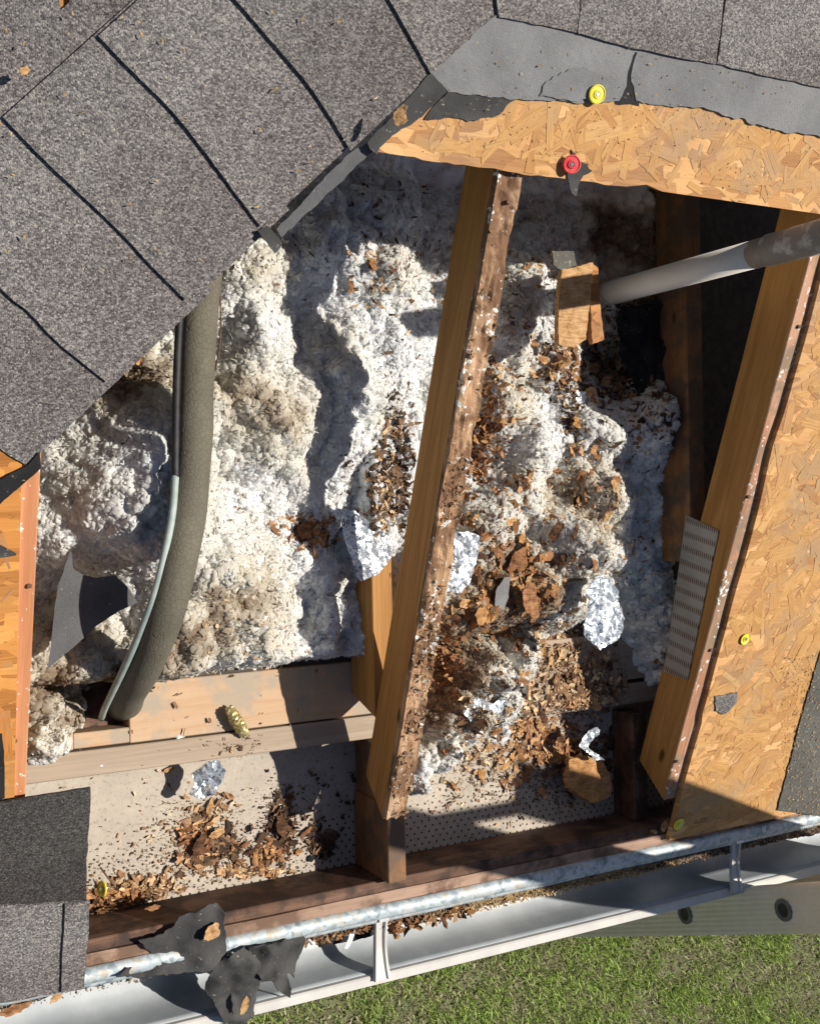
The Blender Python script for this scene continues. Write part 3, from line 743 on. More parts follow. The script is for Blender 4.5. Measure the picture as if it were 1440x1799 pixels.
# upper panel
topO = [(-0.212, 0.9645), (0.10, 0.964), (0.19, 0.966), (0.225, 0.972), (0.255, 0.966), (0.9, 0.9655), (1.7, 0.966), (1.7, 2.4), (1.1, 2.4), (-0.05, 1.14), (-0.10, 1.055)]
topR = ragged(topO, 0.012, 0.0012, 3, skip=(4, 5, 6, 7, 8, 9))
up = thing('sheathing_panel', (0.5, 1.2, TP * 1.2), 'strand board roof panel across the top of the opening with a rotted notch', 'roof board', 'roof boards around the opening')
sheet('board_sheet', topR, planeA(0.0125), 'osb', 0.012, 0.05, up)
topV = [(-0.212, 0.9645), (0.10, 0.964), (0.19, 0.966), (0.225, 0.972), (0.255, 0.966), (0.9, 0.9655), (0.9, 1.12), (-0.06, 1.12), (-0.10, 1.055)]
strands('surface_strands', topV, planeA(0.0125), 4200, rg, (1, 1, 1), up)
# right panel
ry = np.linspace(-0.150, 0.9648, 60); rx = 0.6195 + 0.003 * (fbm(ry * 9, ry * 0 + 2, 44, 3) - .5) * 2 - 0.006 * np.exp(-((ry - 0.60) / 0.05) ** 2) + 0.004 * (ry < .1)
rO = list(zip(rx, ry)) + [(1.7, 0.9648), (1.7, -0.150)]
rp = thing('sheathing_panel', (1.0, 0.4, TP * 0.4), 'strand board roof panel covering the right side of the opening', 'roof board', 'roof boards around the opening')
sheet('board_sheet', rO, planeA(0.0125), 'osb', 0.012, 0.05, rp)
strands('surface_strands', rO, planeA(0.0125), 4200, rg, (1, 1, 1), rp)
# left panel
a = plan([(37, 857)], 0.0125)[0]; b_ = plan([(25, 1412)], 0.0125)[0]
lO = [(-1.7, -0.12), (b_[0], -0.12), (b_[0], b_[1]), (a[0], a[1]), (a[0], 0.66), (-1.0, 0.25), (-1.7, -0.12 + 0.05)]
lp = thing('sheathing_panel', (-0.9, 0.2, 0.05), 'orange strand board roof panel at the left edge under the shingles', 'roof board', 'roof boards around the opening')
sheet('board_sheet', lO, planeA(0.0125), 'osb_orange', 0.012, 0.05, lp)
strands('surface_strands', lO, planeA(0.0125), 1800, rg, (1.0, 0.74, 0.42), lp)
# deck under the hip shingles
dO = [(-0.64, 0.618), (-0.355, 0.89), (-0.10, 1.12), (1.1, 2.32), (1.0, 3.2), (-1.9, 3.2), (-1.9, -0.10), (-1.30, -0.05)]
props(sheet('roof_deck', dO, lambda x, y: roofS(x, y) + 0.001, 'osb_rotten', 0.012, 0.05), 'strand board deck under the hip shingles along the left of the opening', 'roof board')

# ================================================================== SHINGLES
def cap_shingle(line, name='hip_shingle', label='', length=0.30, drop=0.010, mat='shingle', thick=0.0045, base=0.007, ns=40, nt=14):
    P = onF(catmull(line, 6), lambda x, y: roofS(x, y) + base + drop, 0.35)
    s = np.linspace(0, len(P) - 1, ns); i0 = np.floor(s).astype(int).clip(0, len(P) - 2); fr = (s - i0)[:, None]
    Q = P[i0] * (1 - fr) + P[i0 + 1] * fr
    sd_ = int(abs(line[0][0]) * 7 + 3)
    Q[:, 0] += 0.0004 * RNG.normal(0, 1, ns).clip(-1, 1); u = np.array([1, 1]) / math.sqrt(2)
    V = []; F = []
    for i in range(ns):
        for j in range(nt):
            t = length * j / (nt - 1); x, y = Q[i, :2] + u * t
            z = float(roofS(np.array([x]), np.array([y]))[0]) + base + drop * (1 - j / (nt - 1)) + 0.0006 * (vnoise(np.array([x * 14.]), np.array([y * 14.]), sd_)[0] - .5)
            V.append((x, y, z))
    for i in range(ns - 1):
        for j in range(nt - 1):
            a0 = i * nt + j; F.append((a0, a0 + nt, a0 + nt + 1, a0 + 1))
    o = placed(name, np.array(V), F, mat, None, True)
    if sum(p.normal.z for p in o.data.polygons) < 0: o.data.flip_normals()
    md = o.modifiers.new('thickness', 'SOLIDIFY'); md.thickness = thick; md.offset = -1
    es = o.modifiers.new('crisp_edges', 'EDGE_SPLIT'); es.split_angle = math.radians(50)
    return props(o, label, 'shingle', 'hip shingles left of the opening')
lines = {
 'F': [(-420, 380), (-300, 500), (-160, 640), (-60, 728), (0, 788), (48, 818)],
 'E': [(-200, 290), (-130, 370), (0, 506), (50, 548), (102, 602), (187, 671)],
 'A': [(5, 205), (50, 252), (100, 302), (200, 396), (262, 462), (326, 527)],
 'B': [(172, 62), (230, 122), (300, 192), (360, 267), (415, 341), (458, 398)],
 'C': [(330, -92), (415, 0), (480, 75), (540, 146), (580, 205), (616, 264)],
 'D': [(545, -190), (620, -105), (685, 0), (722, 65), (758, 130)],
 'G': [(720, -300), (800, -190), (860, -70), (905, 8)],
}
labs = {'F': 'hip shingle just above the black felt strip at the left edge', 'E': 'hip shingle whose torn corner ends left of the long foam pipe',
 'A': 'hip shingle whose lower corner covers the top of the foam pipe', 'B': 'hip shingle whose lower corner has a loose felt tab beside it',
 'C': 'hip shingle reaching down to the torn felt strip beside the roof board', 'D': 'hip shingle directly left of the grey underlayment at the top',
 'G': 'uppermost hip shingle in the top edge above the grey underlayment'}
for i, k in enumerate('FEABCDG'): cap_shingle(lines[k], label=labs[k], base=0.006 + 0.0006 * i)
# loose wedge between caps: the lifted corner of cap B over the pipe
def fld(px, fn_off, mat, name, label, group, grid=0.02, thick=0.004, tl=0.0, ybase=None, skip=(), amp=0.0008):
    P = onF(px, lambda x, y: roofS(x, y) + fn_off, 0.35)[:, :2]
    o = sheet(name, ragged(P, 0.012, amp, len(label), skip), lambda x, y: roofS(x, y) + fn_off + (tl * (y - ybase) if tl else 0), mat, thick, grid, None, True)
    return props(o, label, 'shingle', group)
# field shingles, upper right
P = [(876, 32), (923, 39), (1013, 58)]
fld([(862, -60), (876, 30), (923, 38), (1012, 57), (1017, 20), (1022, -60)], 0.020, 'shingle', 'field_shingle', 'shingle above the underlayment, nearest the hip', 'field shingles along the top right', tl=-0.01, ybase=1.2)
fld([(1024, -60), (1019, 20), (1014, 58), (1118, 86), (1257, 112), (1264, 60), (1277, -60)], 0.0204, 'shingle', 'field_shingle', 'shingle in the middle of the row above the underlayment', 'field shingles along the top right', tl=-0.01, ybase=1.2)
fld([(1280, -60), (1267, 60), (1259, 112), (1334, 131), (1440, 153), (1560, 178), (1560, -60)], 0.020, 'shingle', 'field_shingle', 'shingle at the right end of the row above the underlayment', 'field shingles along the top right', tl=-0.01, ybase=1.2)
# field shingles, upper left corner on the other slope
fld([(-140, -140), (99, -140), (104, 0), (117, 100), (60, 190), (0, 240), (-140, 330)], 0.010, 'shingle', 'corner_shingle', 'shingle in the extreme top left corner beyond the hip row', 'shingles beyond the hip')
fld([(121, 28), (121, 110), (240, 40), (330, -60), (300, 28)], 0.0075, 'shingle', 'corner_shingle', 'small shingle corner just below the thin joint at top left', 'shingles beyond the hip')
fld([(121, -140), (121, 25), (310, 25), (420, -140)], 0.008, 'shingle', 'corner_shingle', 'shingle above the thin joint at top left', 'shingles beyond the hip')
# lower left piece, on the left panel over the eave
def shA(px, off, mat, name, label, thick=0.004, tilt=0.0, y0=0, skip=(), group='starter shingles at the lower left'):
    P = plan(px, off)
    o = sheet(name, ragged(P, 0.01, 0.0007, len(label), skip), lambda x, y: TP * y + off + tilt * (y - y0), mat, thick, 0.02, None, True)
    return props(o, label, 'shingle', group)
shA([(-200, 1440), (-20, 1414), (50, 1402), (159, 1385), (157, 1450), (152, 1520), (151, 1600), (-200, 1620)], 0.030, 'shingle_dark', 'starter_shingle', 'blackish upper band of the loose shingle at lower left')
shA([(-200, 1596), (40, 1592), (152, 1585), (149, 1660), (147, 1738), (110, 1744), (-200, 1800)], 0.034, 'shingle', 'starter_shingle', 'grey granule strip overhanging the eave at lower left')
shA([(114, 1590), (158, 1584), (153, 1665), (148, 1738), (107, 1745)], 0.0385, 'shingle', 'starter_shingle', 'narrow grey shingle tab at the corner of the eave, lower left')

# ================================================================== UNDERLAYMENT
def under(px, off, mat, label, amp=0.0015, thick=0.0016, skip=(), curl=None, name='underlayment', cat='roofing felt', grid=0.015, bumpy=0.002, group=None):
    P = plan(px, off); sd_ = len(label) + int(px[0][0])
    f = lambda x, y: TP * y + off + bumpy * (fbm(x * 14, y * 14, sd_, 3) - .5) * 2 + (curl(x, y) if curl else 0)
    return props(sheet(name, ragged(P, 0.006, amp, sd_, skip), f, mat, thick, grid, None, True), label, cat, group)
under([(876, 20), (1460, 145), (1640, 190), (1640, 280), (1440, 241), (1362, 228), (1296, 208), (1240, 191), (1173, 186), (1118, 176), (1115, 160), (1109, 132), (1119, 92),
       (1116, 90), (1102, 133), (1101, 150), (1088, 176), (1047, 181), (985, 176), (912, 173), (787, 161), (755, 143), (757, 125)], 0.0165, 'felt_grey',
      'grey roofing felt under the top shingles, split by a dark gap beside the yellow cap', skip=(0, 1, 2))
under([(1085, 85), (1130, 85), (1125, 150), (1122, 186), (1080, 182)], 0.0142, 'felt_black', 'black felt showing through the gap beside the yellow cap', name='felt_scrap', cat='scrap')
under([(912, 173), (884, 195), (860, 205), (829, 211), (800, 207), (745, 209), (787, 161), (850, 167)], 0.0150, 'felt_dark', 'torn felt flap lying on the left end of the upper roof board', 0.002, name='felt_flap')
under([(757, 128), (775, 146), (787, 160), (735, 208), (682, 243), (662, 270), (650, 262), (645, 250)], 0.0175, 'felt_dark', 'dark felt wedge between the hip shingles and the upper roof board', name='felt_flap')
under([(655, 245), (660, 262), (640, 280), (495, 417), (486, 402), (540, 345), (612, 270)], 0.006, 'felt_mid', 'long felt strip hanging along the cut edge of the hip', name='felt_strip', bumpy=0.001)
under([(948, 168), (954, 150), (973, 133), (1000, 120), (1030, 118), (1049, 128), (1086, 140), (1085, 172), (1047, 179), (985, 174)], 0.0190, 'felt_grey', 'torn upper layer of grey felt around the yellow cap', 0.002, name='felt_layer', bumpy=0.001)
under([(1440, 1150), (1640, 800), (1700, 1000), (1640, 1460), (1365, 1424), (1375, 1390), (1400, 1290)], 0.0165, 'felt_dusty', 'dusty grey felt covering the right roof board down to the eave', skip=(1, 2, 3))
under([(-60, 870), (0, 843), (48, 818), (70, 793), (72, 822), (0, 886), (-60, 940)], 0.020, 'felt_black', 'black felt strip between the hip shingles and the orange board', name='felt_strip', amp=.0006)
under([(-30, 950), (0, 957), (29, 973), (28, 976), (-30, 985)], 0.0155, 'felt_dark', 'pointed felt sliver on the orange board at the left edge', name='felt_sliver', amp=.0005)
under([(-60, 1285), (4, 1290), (8, 1350), (8, 1408), (-60, 1418)], 0.0155, 'felt_black', 'black felt strip low on the orange board at the left edge', name='felt_strip', amp=.0006)
under([(452, 405), (470, 396), (499, 425), (485, 444)], 0.020, 'felt_dark', 'small loose felt tab poking out beside the hip shingles', 0.0008, name='felt_tab', curl=lambda x, y: -0.15 * (x + .35))
under([(1256, 1224), (1295, 1217), (1293, 1236), (1282, 1248), (1270, 1256), (1257, 1250)], 0.0165, 'shingle', 'dark shingle scrap lying on the right roof board', 0.0015, 0.003, name='shingle_scrap', cat='scrap')
under([(1003, 262), (1012, 272), (1030, 288), (1040, 300), (1018, 318), (1012, 345), (1000, 330), (996, 300)], 0.0148, 'felt_dark', 'dark rotted felt scrap behind the red cap', 0.002, 0.002, name='felt_scrap', cat='scrap')  # dark ragged patch laid flat on the board

# ================================================================== INSULATION
# z of the fluffy surface over plan
BL = [  # px, py, radius m, height
 (200, 850, .10, .085), (480, 740, .085, .125), (440, 600, .055, .08), (430, 480, .07, .09), (190, 980, .07, .035), (380, 1040, .09, .075), (300, 940, .09, .06), (280, 720, .09, .07), (262, 830, .06, .07), (278, 720, .05, .05), (250, 930, .05, .05),
 (300, 1160, .06, .07), (505, 1110, .06, .045), (130, 1130, .07, .045), (90, 1240, .05, .02), (722, 600, .04, .035), (680, 470, .08, .065), (560, 380, .10, .075), (700, 350, .1, .05),
 (640, 650, .07, .050), (700, 820, .03, -.04), (655, 860, .05, -.03), (662, 985, .045, -.075), (640, 950, .03, -.03), (690, 900, .04, -.05), (580, 940, .03, -.03), (590, 1110, .055, -.065), (590, 1030, .03, -.03), (160, 1070, .075, -.075),
 (930, 480, .07, .125), (900, 570, .06, .13), (900, 700, .06, .12), (960, 780, .055, .14), (950, 870, .05, .09), (1080, 760, .055, .125), (1090, 870, .05, .14), (1030, 930, .05, .10),
 (1060, 980, .05, .10), (990, 1040, .08, .07), (880, 920, .06, .10), (870, 1110, .06, .09), (820, 1200, .05, .055), (1010, 620, .06, .10), (1020, 820, .02, -.015), (1000, 700, .03, -.01),
 (800, 850, .035, -.07), (1150, 1000, .06, .02), (1130, 620, .05, -.05), (980, 380, .1, .07), (830, 1000, .03, -.02), (1140, 900, .05, .03), (1190, 730, .06, .11), (1150, 760, .05, .05), (1240, 780, .035, .06), (1060, 1090, .05, .02)]
BL = [(a, b, r, h * (.72 if a > 840 and h > .05 else 1)) for (a, b, r, h) in BL]
BP = onZ([(b[0], b[1]) for b in BL], 0.06)
LOW = [(830, 1180, .06, .085), (895, 1150, .05, .07), (800, 1240, .05, .07), (870, 1215, .05, .06), (1140, 1140, .035, .06), (1120, 1080, .05, .10), (1150, 1180, .02, .04), (1155, 1040, .03, .06), (760, 1340, .035, .065), (800, 1335, .03, .055), (745, 1385, .022, .045), (790, 1265, .055, .06), (850, 1260, .05, .05), (840, 1190, .05, .05), (900, 1290, .03, .035), (80, 1290, .035, .045), (65, 1215, .05, .06), (110, 1255, .03, .05)]
LP = onZ([(b[0], b[1]) for b in LOW], -0.12)
def baseH(x, y):
    wv = 0.012 * (fbm(x * 12, y * 0 + 3.3, 71, 3) - .5) * 2
    s = sstep(0.226 + wv, 0.285 + wv, y)
    rt = sstep(0.02, 0.10, x)
    s2 = sstep(0.20, 0.34, y); deep = sstep(0.635, 0.66, x) * sstep(0.3, 0.4, y)
    lvl = (-0.005) * (1 - rt) + (-0.035) * rt + 0.015 * sstep(0.50, 0.60, x) - 0.42 * deep
    h = -0.24 + (lvl + 0.24) * (s * (1 - rt) + s2 * rt)
    for (b, q) in zip(BL, BP):
        h = h + b[3] * np.exp(-(((x - q[0]) ** 2 + (y - q[1]) ** 2) / b[2] ** 2)) * np.maximum(s * (1 - rt) + s2 * rt, 0)
    fl = np.where(y > 0.112, -0.120, -0.176)
    for (b, q) in zip(LOW, LP):
        g = np.exp(-(((x - q[0]) ** 2 + (y - q[1]) ** 2) / b[2] ** 2))
        h = np.maximum(h, fl - 0.02 + (b[3] + 0.02) * np.minimum(g * 1.4, 1) * (0.6 + 0.8 * fbm(x * 30, y * 30, 77, 3)))
    # nothing higher than just below the deck
    return np.minimum(h, TP * y - 0.05)
def fullH(x, y):
    h = baseH(x, y)
    cv = sstep(-0.105, -0.055, x) * (1 - sstep(0.03, 0.06, x)) * (1 - sstep(0.40, 0.47, y))
    h = h * (1 - cv) + np.minimum(h, -0.075) * cv
    wx = x + 0.012 * (fbm(x * 30, y * 30, 1) - .5) * 2; wy = y + 0.012 * (fbm(x * 30, y * 30, 2) - .5) * 2
    wx = wx + .5 * 0.008 * (fbm(x * 70, y * 70, 21) - .5) * 2; wy = wy + .5 * 0.008 * (fbm(x * 70, y * 70, 22) - .5) * 2
    am = sstep(-0.19, -0.13, h)
    d = 0.030 * (fbm(x * 14, y * 14, 5, 3) - .5) * 2 + 0.024 * puff(wx * 24, wy * 24, 3) + 0.010 * puff(wx * 56, wy * 56, 4) + 0.005 * puff(wx * 100, wy * 100, 6) - 0.026
    h = h + d * am
    br = (1 - sstep(0.02, 0.05, np.abs(x))) * sstep(0.40, 0.45, y); return np.maximum(h, -0.02 * br - 0.3 * (1 - br))
gs = 0.0019
X = np.arange(-0.80, 0.98, gs); Y = np.arange(-0.125, 1.40, gs)
GX, GY = np.meshgrid(X, Y); HG = fullH(GX.ravel(), GY.ravel()).reshape(GX.shape)
def H(x, y):
    fx = np.clip((x - X[0]) / gs, 0, len(X) - 1.001); fy = np.clip((y - Y[0]) / gs, 0, len(Y) - 1.001)
    ix = fx.astype(int); iy = fy.astype(int); fx = fx - ix; fy = fy - iy
    return (HG[iy, ix] * (1 - fx) + HG[iy, ix + 1] * fx) * (1 - fy) + (HG[iy + 1, ix] * (1 - fx) + HG[iy + 1, ix + 1] * fx) * fy
def floorz(x, y):
    f = np.where(y > 0.245, -0.135, np.where(y > 0.151, -0.1205, np.where(y > 0.110, -0.119, np.where(y > -0.12, -0.171, np.where(y > -0.163, -0.058, np.where(y > -0.2, -0.085, -0.186))))))
    return f
def surf(x, y): return np.maximum(H(x, y), floorz(x, y))
def onG(px, z0=0.0): return onF(px, surf, z0, 40)
def nrm(x, y, e=0.006):
    a = (surf(x + e, y) - surf(x - e, y)) / (2 * e); b_ = (surf(x, y + e) - surf(x, y - e)) / (2 * e)
    n_ = np.column_stack([-a, -b_, np.ones_like(a)]); return n_ / np.linalg.norm(n_, axis=1)[:, None]
# tan and brown dirt of the wool, plus brown imitating cavity shade
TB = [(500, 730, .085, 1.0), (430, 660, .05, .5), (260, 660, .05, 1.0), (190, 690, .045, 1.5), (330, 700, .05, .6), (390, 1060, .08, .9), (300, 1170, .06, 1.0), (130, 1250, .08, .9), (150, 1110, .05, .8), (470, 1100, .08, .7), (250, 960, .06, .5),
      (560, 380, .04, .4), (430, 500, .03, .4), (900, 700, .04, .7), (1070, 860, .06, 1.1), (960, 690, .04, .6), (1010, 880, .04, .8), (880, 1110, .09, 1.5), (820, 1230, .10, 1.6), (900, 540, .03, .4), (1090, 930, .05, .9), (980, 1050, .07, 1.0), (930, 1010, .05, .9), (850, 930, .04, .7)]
TB += [(1200, 420, .10, 1.7), (1110, 360, .07, 1.0), (1290, 500, .10, 2.0), (1000, 380, .06, .5), (1150, 640, .06, 1.5)]  # brown tint painted in for the shade of the upper right cavity
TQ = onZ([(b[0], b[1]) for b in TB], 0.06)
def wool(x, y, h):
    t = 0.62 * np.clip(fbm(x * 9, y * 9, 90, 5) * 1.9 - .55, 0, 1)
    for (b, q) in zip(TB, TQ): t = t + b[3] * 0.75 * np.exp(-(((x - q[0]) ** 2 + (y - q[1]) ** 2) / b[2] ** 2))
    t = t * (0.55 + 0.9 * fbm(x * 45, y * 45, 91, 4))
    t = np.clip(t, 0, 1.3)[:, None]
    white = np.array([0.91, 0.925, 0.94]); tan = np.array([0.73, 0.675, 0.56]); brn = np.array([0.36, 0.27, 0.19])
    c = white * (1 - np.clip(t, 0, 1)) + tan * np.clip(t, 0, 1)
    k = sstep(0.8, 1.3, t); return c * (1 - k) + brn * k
nyy, nxx = GX.shape
idx = np.arange(nyy * nxx).reshape(nyy, nxx)
mk = (HG > np.maximum(floorz(GX, GY) - 0.003, -0.185)) & ~((GX > 0.632) & (GY > 0.35))
q = mk[:-1, :-1] | mk[1:, 1:] | mk[1:, :-1] | mk[:-1, 1:]
F = np.stack([idx[:-1, :-1], idx[:-1, 1:], idx[1:, 1:], idx[1:, :-1]], -1)[q]
V = np.column_stack([GX.ravel(), GY.ravel(), HG.ravel()])
# sideways puffing so that lumps overhang
V[:, 0] += 0.004 * (fbm(V[:, 0] * 90, V[:, 1] * 90, 12, 3) - .5) * 2; V[:, 1] += 0.004 * (fbm(V[:, 0] * 90, V[:, 1] * 90, 13, 3) - .5) * 2
used = np.zeros(len(V), bool); used[F.ravel()] = True; remap = np.cumsum(used) - 1
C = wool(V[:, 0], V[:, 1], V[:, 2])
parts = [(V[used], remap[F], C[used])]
# tufts
rg = np.random.default_rng(50)
def scatter_world(n, x0, x1, y0, y1):
    x = rg.uniform(x0, x1, n); y = rg.uniform(y0, y1, n); h = H(x, y); k = (h > floorz(x, y) + 0.002) & (h > -0.17) & ~((x > 0.632) & (y > 0.35)); return x[k], y[k], h[k]
x, y, h = scatter_world(70000, -0.60, 0.72, -0.1, 1.06)
n = len(x); Pn = nrm(x, y, 0.008)
k1 = fbm(x * 18, y * 18, 61, 3)
L = rg.uniform(0.006, 0.0155, n) * (0.65 + 0.7 * k1)
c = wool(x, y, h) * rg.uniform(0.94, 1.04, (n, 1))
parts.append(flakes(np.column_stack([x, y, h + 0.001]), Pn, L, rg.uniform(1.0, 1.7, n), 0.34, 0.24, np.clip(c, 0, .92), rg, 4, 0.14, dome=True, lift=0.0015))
x, y, h = scatter_world(26000, -0.60, 0.72, -0.1, 1.06); n = len(x)          # loose fibres
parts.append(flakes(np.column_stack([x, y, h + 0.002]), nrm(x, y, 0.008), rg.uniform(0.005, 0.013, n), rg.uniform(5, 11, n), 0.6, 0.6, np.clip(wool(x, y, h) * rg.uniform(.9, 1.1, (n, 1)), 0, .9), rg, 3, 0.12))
V, F, C = joinf(parts)
me = npmesh('loose_insulation', V, F, C, smooth=True)
me.materials.append(MATS['fluff']); me.materials.append(MATS['petal'])
mi = np.ones(len(F), np.int32); mi[:len(parts[0][1])] = 0; me.polygons.foreach_set('material_index', mi)
props(link('loose_insulation', me, 'fluff'), 'white and dirty tan loose fill insulation heaped between the rafters', 'insulation', kind='stuff')

# ================================================================== LITTER
PB = np.array([(0.30, 0.17, 0.09), (0.42, 0.26, 0.14), (0.22, 0.12, 0.065), (0.52, 0.36, 0.21), (0.13, 0.075, 0.045), (0.60, 0.44, 0.27)])
PR = np.array([(0.32, 0.155, 0.065), (0.42, 0.22, 0.10), (0.25, 0.12, 0.055), (0.50, 0.30, 0.16), (0.19, 0.09, 0.045)])
PD = np.array([(0.05, 0.03, 0.02), (0.10, 0.055, 0.032), (0.15, 0.09, 0.05), (0.20, 0.12, 0.07)])
PT = np.array([(0.50, 0.33, 0.15), (0.60, 0.42, 0.20), (0.40, 0.24, 0.10), (0.68, 0.50, 0.27)])
PG = np.array([(0.22, 0.17, 0.12), (0.33, 0.26, 0.19), (0.42, 0.34, 0.25), (0.15, 0.11, 0.08)])
LIT = [(700, 800, 18, 80, 900, 4, 16, 2.3, PD, .5), (670, 880, 25, 40, 500, 4, 16, 2.3, PB, .5),  # px,py, rx,ry (px sigma), n, size range mm, aspect, palette, tilt
 (690, 500, 60, 70, 500, 3, 12, 3, PB, .25), (680, 440, 60, 30, 220, 3, 12, 3, PB, .25), (450, 480, 60, 40, 110, 3, 9, 3, PD, .2), (560, 420, 60, 60, 140, 3, 9, 4, PD, .2), (700, 350, 60, 40, 160, 4, 12, 4, PD, .2),
 (545, 935, 32, 22, 700, 5, 18, 2, PR, .7), (650, 820, 30, 40, 260, 4, 14, 2.5, PD, .4), (700, 860, 22, 60, 500, 4, 16, 2.5, PD, .5), (690, 760, 20, 30, 150, 4, 14, 2.5, PB, .5),
 (470, 900, 120, 60, 120, 2, 8, 2, PD, .3), (300, 900, 150, 150, 160, 2, 6, 2, PD, .3), (460, 1120, 90, 50, 320, 2, 9, 2.5, PB, .3), (300, 1150, 80, 50, 70, 2, 9, 2.5, PB, .3),
 (930, 480, 40, 30, 220, 3, 14, 3.5, PB, .4), (900, 570, 40, 50, 260, 3, 13, 3, PB, .4), (1010, 640, 45, 45, 700, 4, 20, 2, PB, .6), (990, 660, 40, 30, 300, 4, 14, 2, PD, .5), (1040, 590, 30, 60, 380, 4, 14, 2.5, PB, .5),
 (1020, 545, 40, 30, 240, 4, 14, 2.5, PD, .5), (850, 720, 25, 60, 700, 4, 18, 2.2, PR, .6), (835, 790, 18, 60, 500, 5, 20, 2, PR, .7), (870, 660, 40, 25, 300, 4, 16, 2.5, PB, .5), (940, 700, 70, 50, 320, 3, 12, 3, PB, .4),
 (1000, 730, 14, 40, 300, 5, 18, 2, PD, .5), (1010, 830, 16, 70, 320, 4, 14, 2.5, PB, .5), (1100, 830, 40, 60, 200, 3, 12, 3, PB, .4), (1020, 880, 30, 60, 280, 3, 12, 3, PB, .5),
 (900, 860, 60, 40, 300, 4, 18, 2.5, PR, .6), (880, 950, 50, 40, 420, 4, 18, 2.2, PR, .6), (850, 1060, 50, 50, 400, 5, 22, 2, PR, .7), (920, 1040, 45, 65, 600, 5, 24, 2, PR, .7), (980, 1100, 50, 45, 500, 4, 18, 2.3, PB, .5),
 (1100, 950, 40, 60, 180, 3, 12, 3, PB, .4), (1010, 1000, 60, 50, 360, 3, 14, 3, PB, .5), (960, 1130, 60, 40, 500, 3, 14, 2.5, PB, .5), (780, 1150, 18, 50, 900, 4, 18, 2, PR, .7),
 (1010, 1165, 60, 30, 600, 4, 16, 2.2, PB, .5), (1030, 1215, 50, 22, 700, 5, 18, 2, PB, .5), (930, 1235, 90, 20, 600, 3, 14, 2.2, PB, .4), (860, 1300, 60, 50, 700, 3, 16, 2.3, PB, .5), (960, 1310, 50, 40, 900, 4, 20, 2, PR, .6), (900, 1350, 90, 40, 600, 2, 10, 2.5, PG, .4),
 (840, 1220, 70, 60, 1200, 2, 9, 1.8, PG, .7), (1050, 1330, 35, 40, 500, 4, 20, 2, PD, .5), (820, 1390, 90, 40, 280, 2, 8, 2, PB, .3), (980, 1390, 80, 25, 200, 2, 8, 2, PD, .3),
 (350, 1480, 22, 26, 330, 4, 18, 1.8, PR, .6), (375, 1420, 30, 16, 140, 4, 14, 2, PB, .5), (380, 1490, 30, 20, 260, 5, 18, 1.6, PD, .5), (490, 1450, 20, 40, 420, 4, 18, 1.8, PD, .7), (470, 1500, 30, 20, 260, 4, 16, 1.8, PR, .6),
 (560, 1480, 20, 14, 160, 5, 18, 1.5, PD, .4), (200, 1585, 35, 18, 1000, 4, 20, 1.8, PR, .7), (260, 1560, 40, 16, 600, 3, 14, 2, PB, .5), (190, 1600, 30, 12, 400, 6, 22, 1.6, PD, .6), (430, 1530, 60, 10, 400, 3, 12, 2, PB, .4),
 (330, 1500, 110, 40, 500, 1.5, 6, 2, PB, .3), (350, 1400, 120, 40, 130, 2, 8, 2.5, PB, .3), (380, 1290, 120, 30, 70, 2, 8, 3, PB, .3), (420, 1310, 30, 10, 120, 2, 7, 3, PD, .3), (560, 1400, 50, 50, 260, 2, 9, 2, PD, .3),
 (1110, 580, 30, 60, 320, 4, 18, 3, PD, .5), (1090, 680, 40, 30, 300, 4, 18, 3, PD, .5), (1120, 640, 60, 90, 800, 6, 26, 2.2, PD, .5), (1180, 620, 60, 90, 500, 6, 26, 2.2, PD, .5),(1150, 740, 40, 30, 120, 4, 16, 2, PB, .4), (1090, 1000, 40, 80, 160, 3, 10, 2, PB, .3), (1150, 1150, 20, 20, 120, 3, 12, 2, PB, .3),
 (1000, 470, 30, 20, 260, 3, 12, 3, PT, .5), (960, 460, 15, 15, 140, 3, 14, 4, PT, .5),
]
parts = []
rg = np.random.default_rng(77)
for (px, py, sx_, sy_, n, a, b_, asp, pal, tl) in LIT:
    n = int(n * 0.42); b_ = b_ * 1.45; a = a * 1.0; asp = asp * .9
    q = np.column_stack([rg.normal(px, sx_ * .75, n), rg.normal(py, sy_ * .75, n)])
    G = onG(q); G[:, 2] = surf(G[:, 0], G[:, 1])
    k = (G[:, 1] > -0.118) & (G[:, 0] > -0.59) & (G[:, 0] < 0.585); G = G[k]; n = len(G)
    L = (a + (b_ - a) * rg.random(n) ** 2.2) / 1000
    G[:, 2] += 0.0015 + rg.random(n) * 0.004
    c = pal[rg.integers(0, len(pal), n)] * rg.uniform(.9, 1.55, (n, 1))
    m_ = n
    parts.append(flakes(G, nrm(G[:, 0], G[:, 1], .008) if n else np.zeros((0, 3)), L, asp * rg.uniform(.7, 1.6, n), 0.2, tl * .6, c, rg, 3, 0.26))
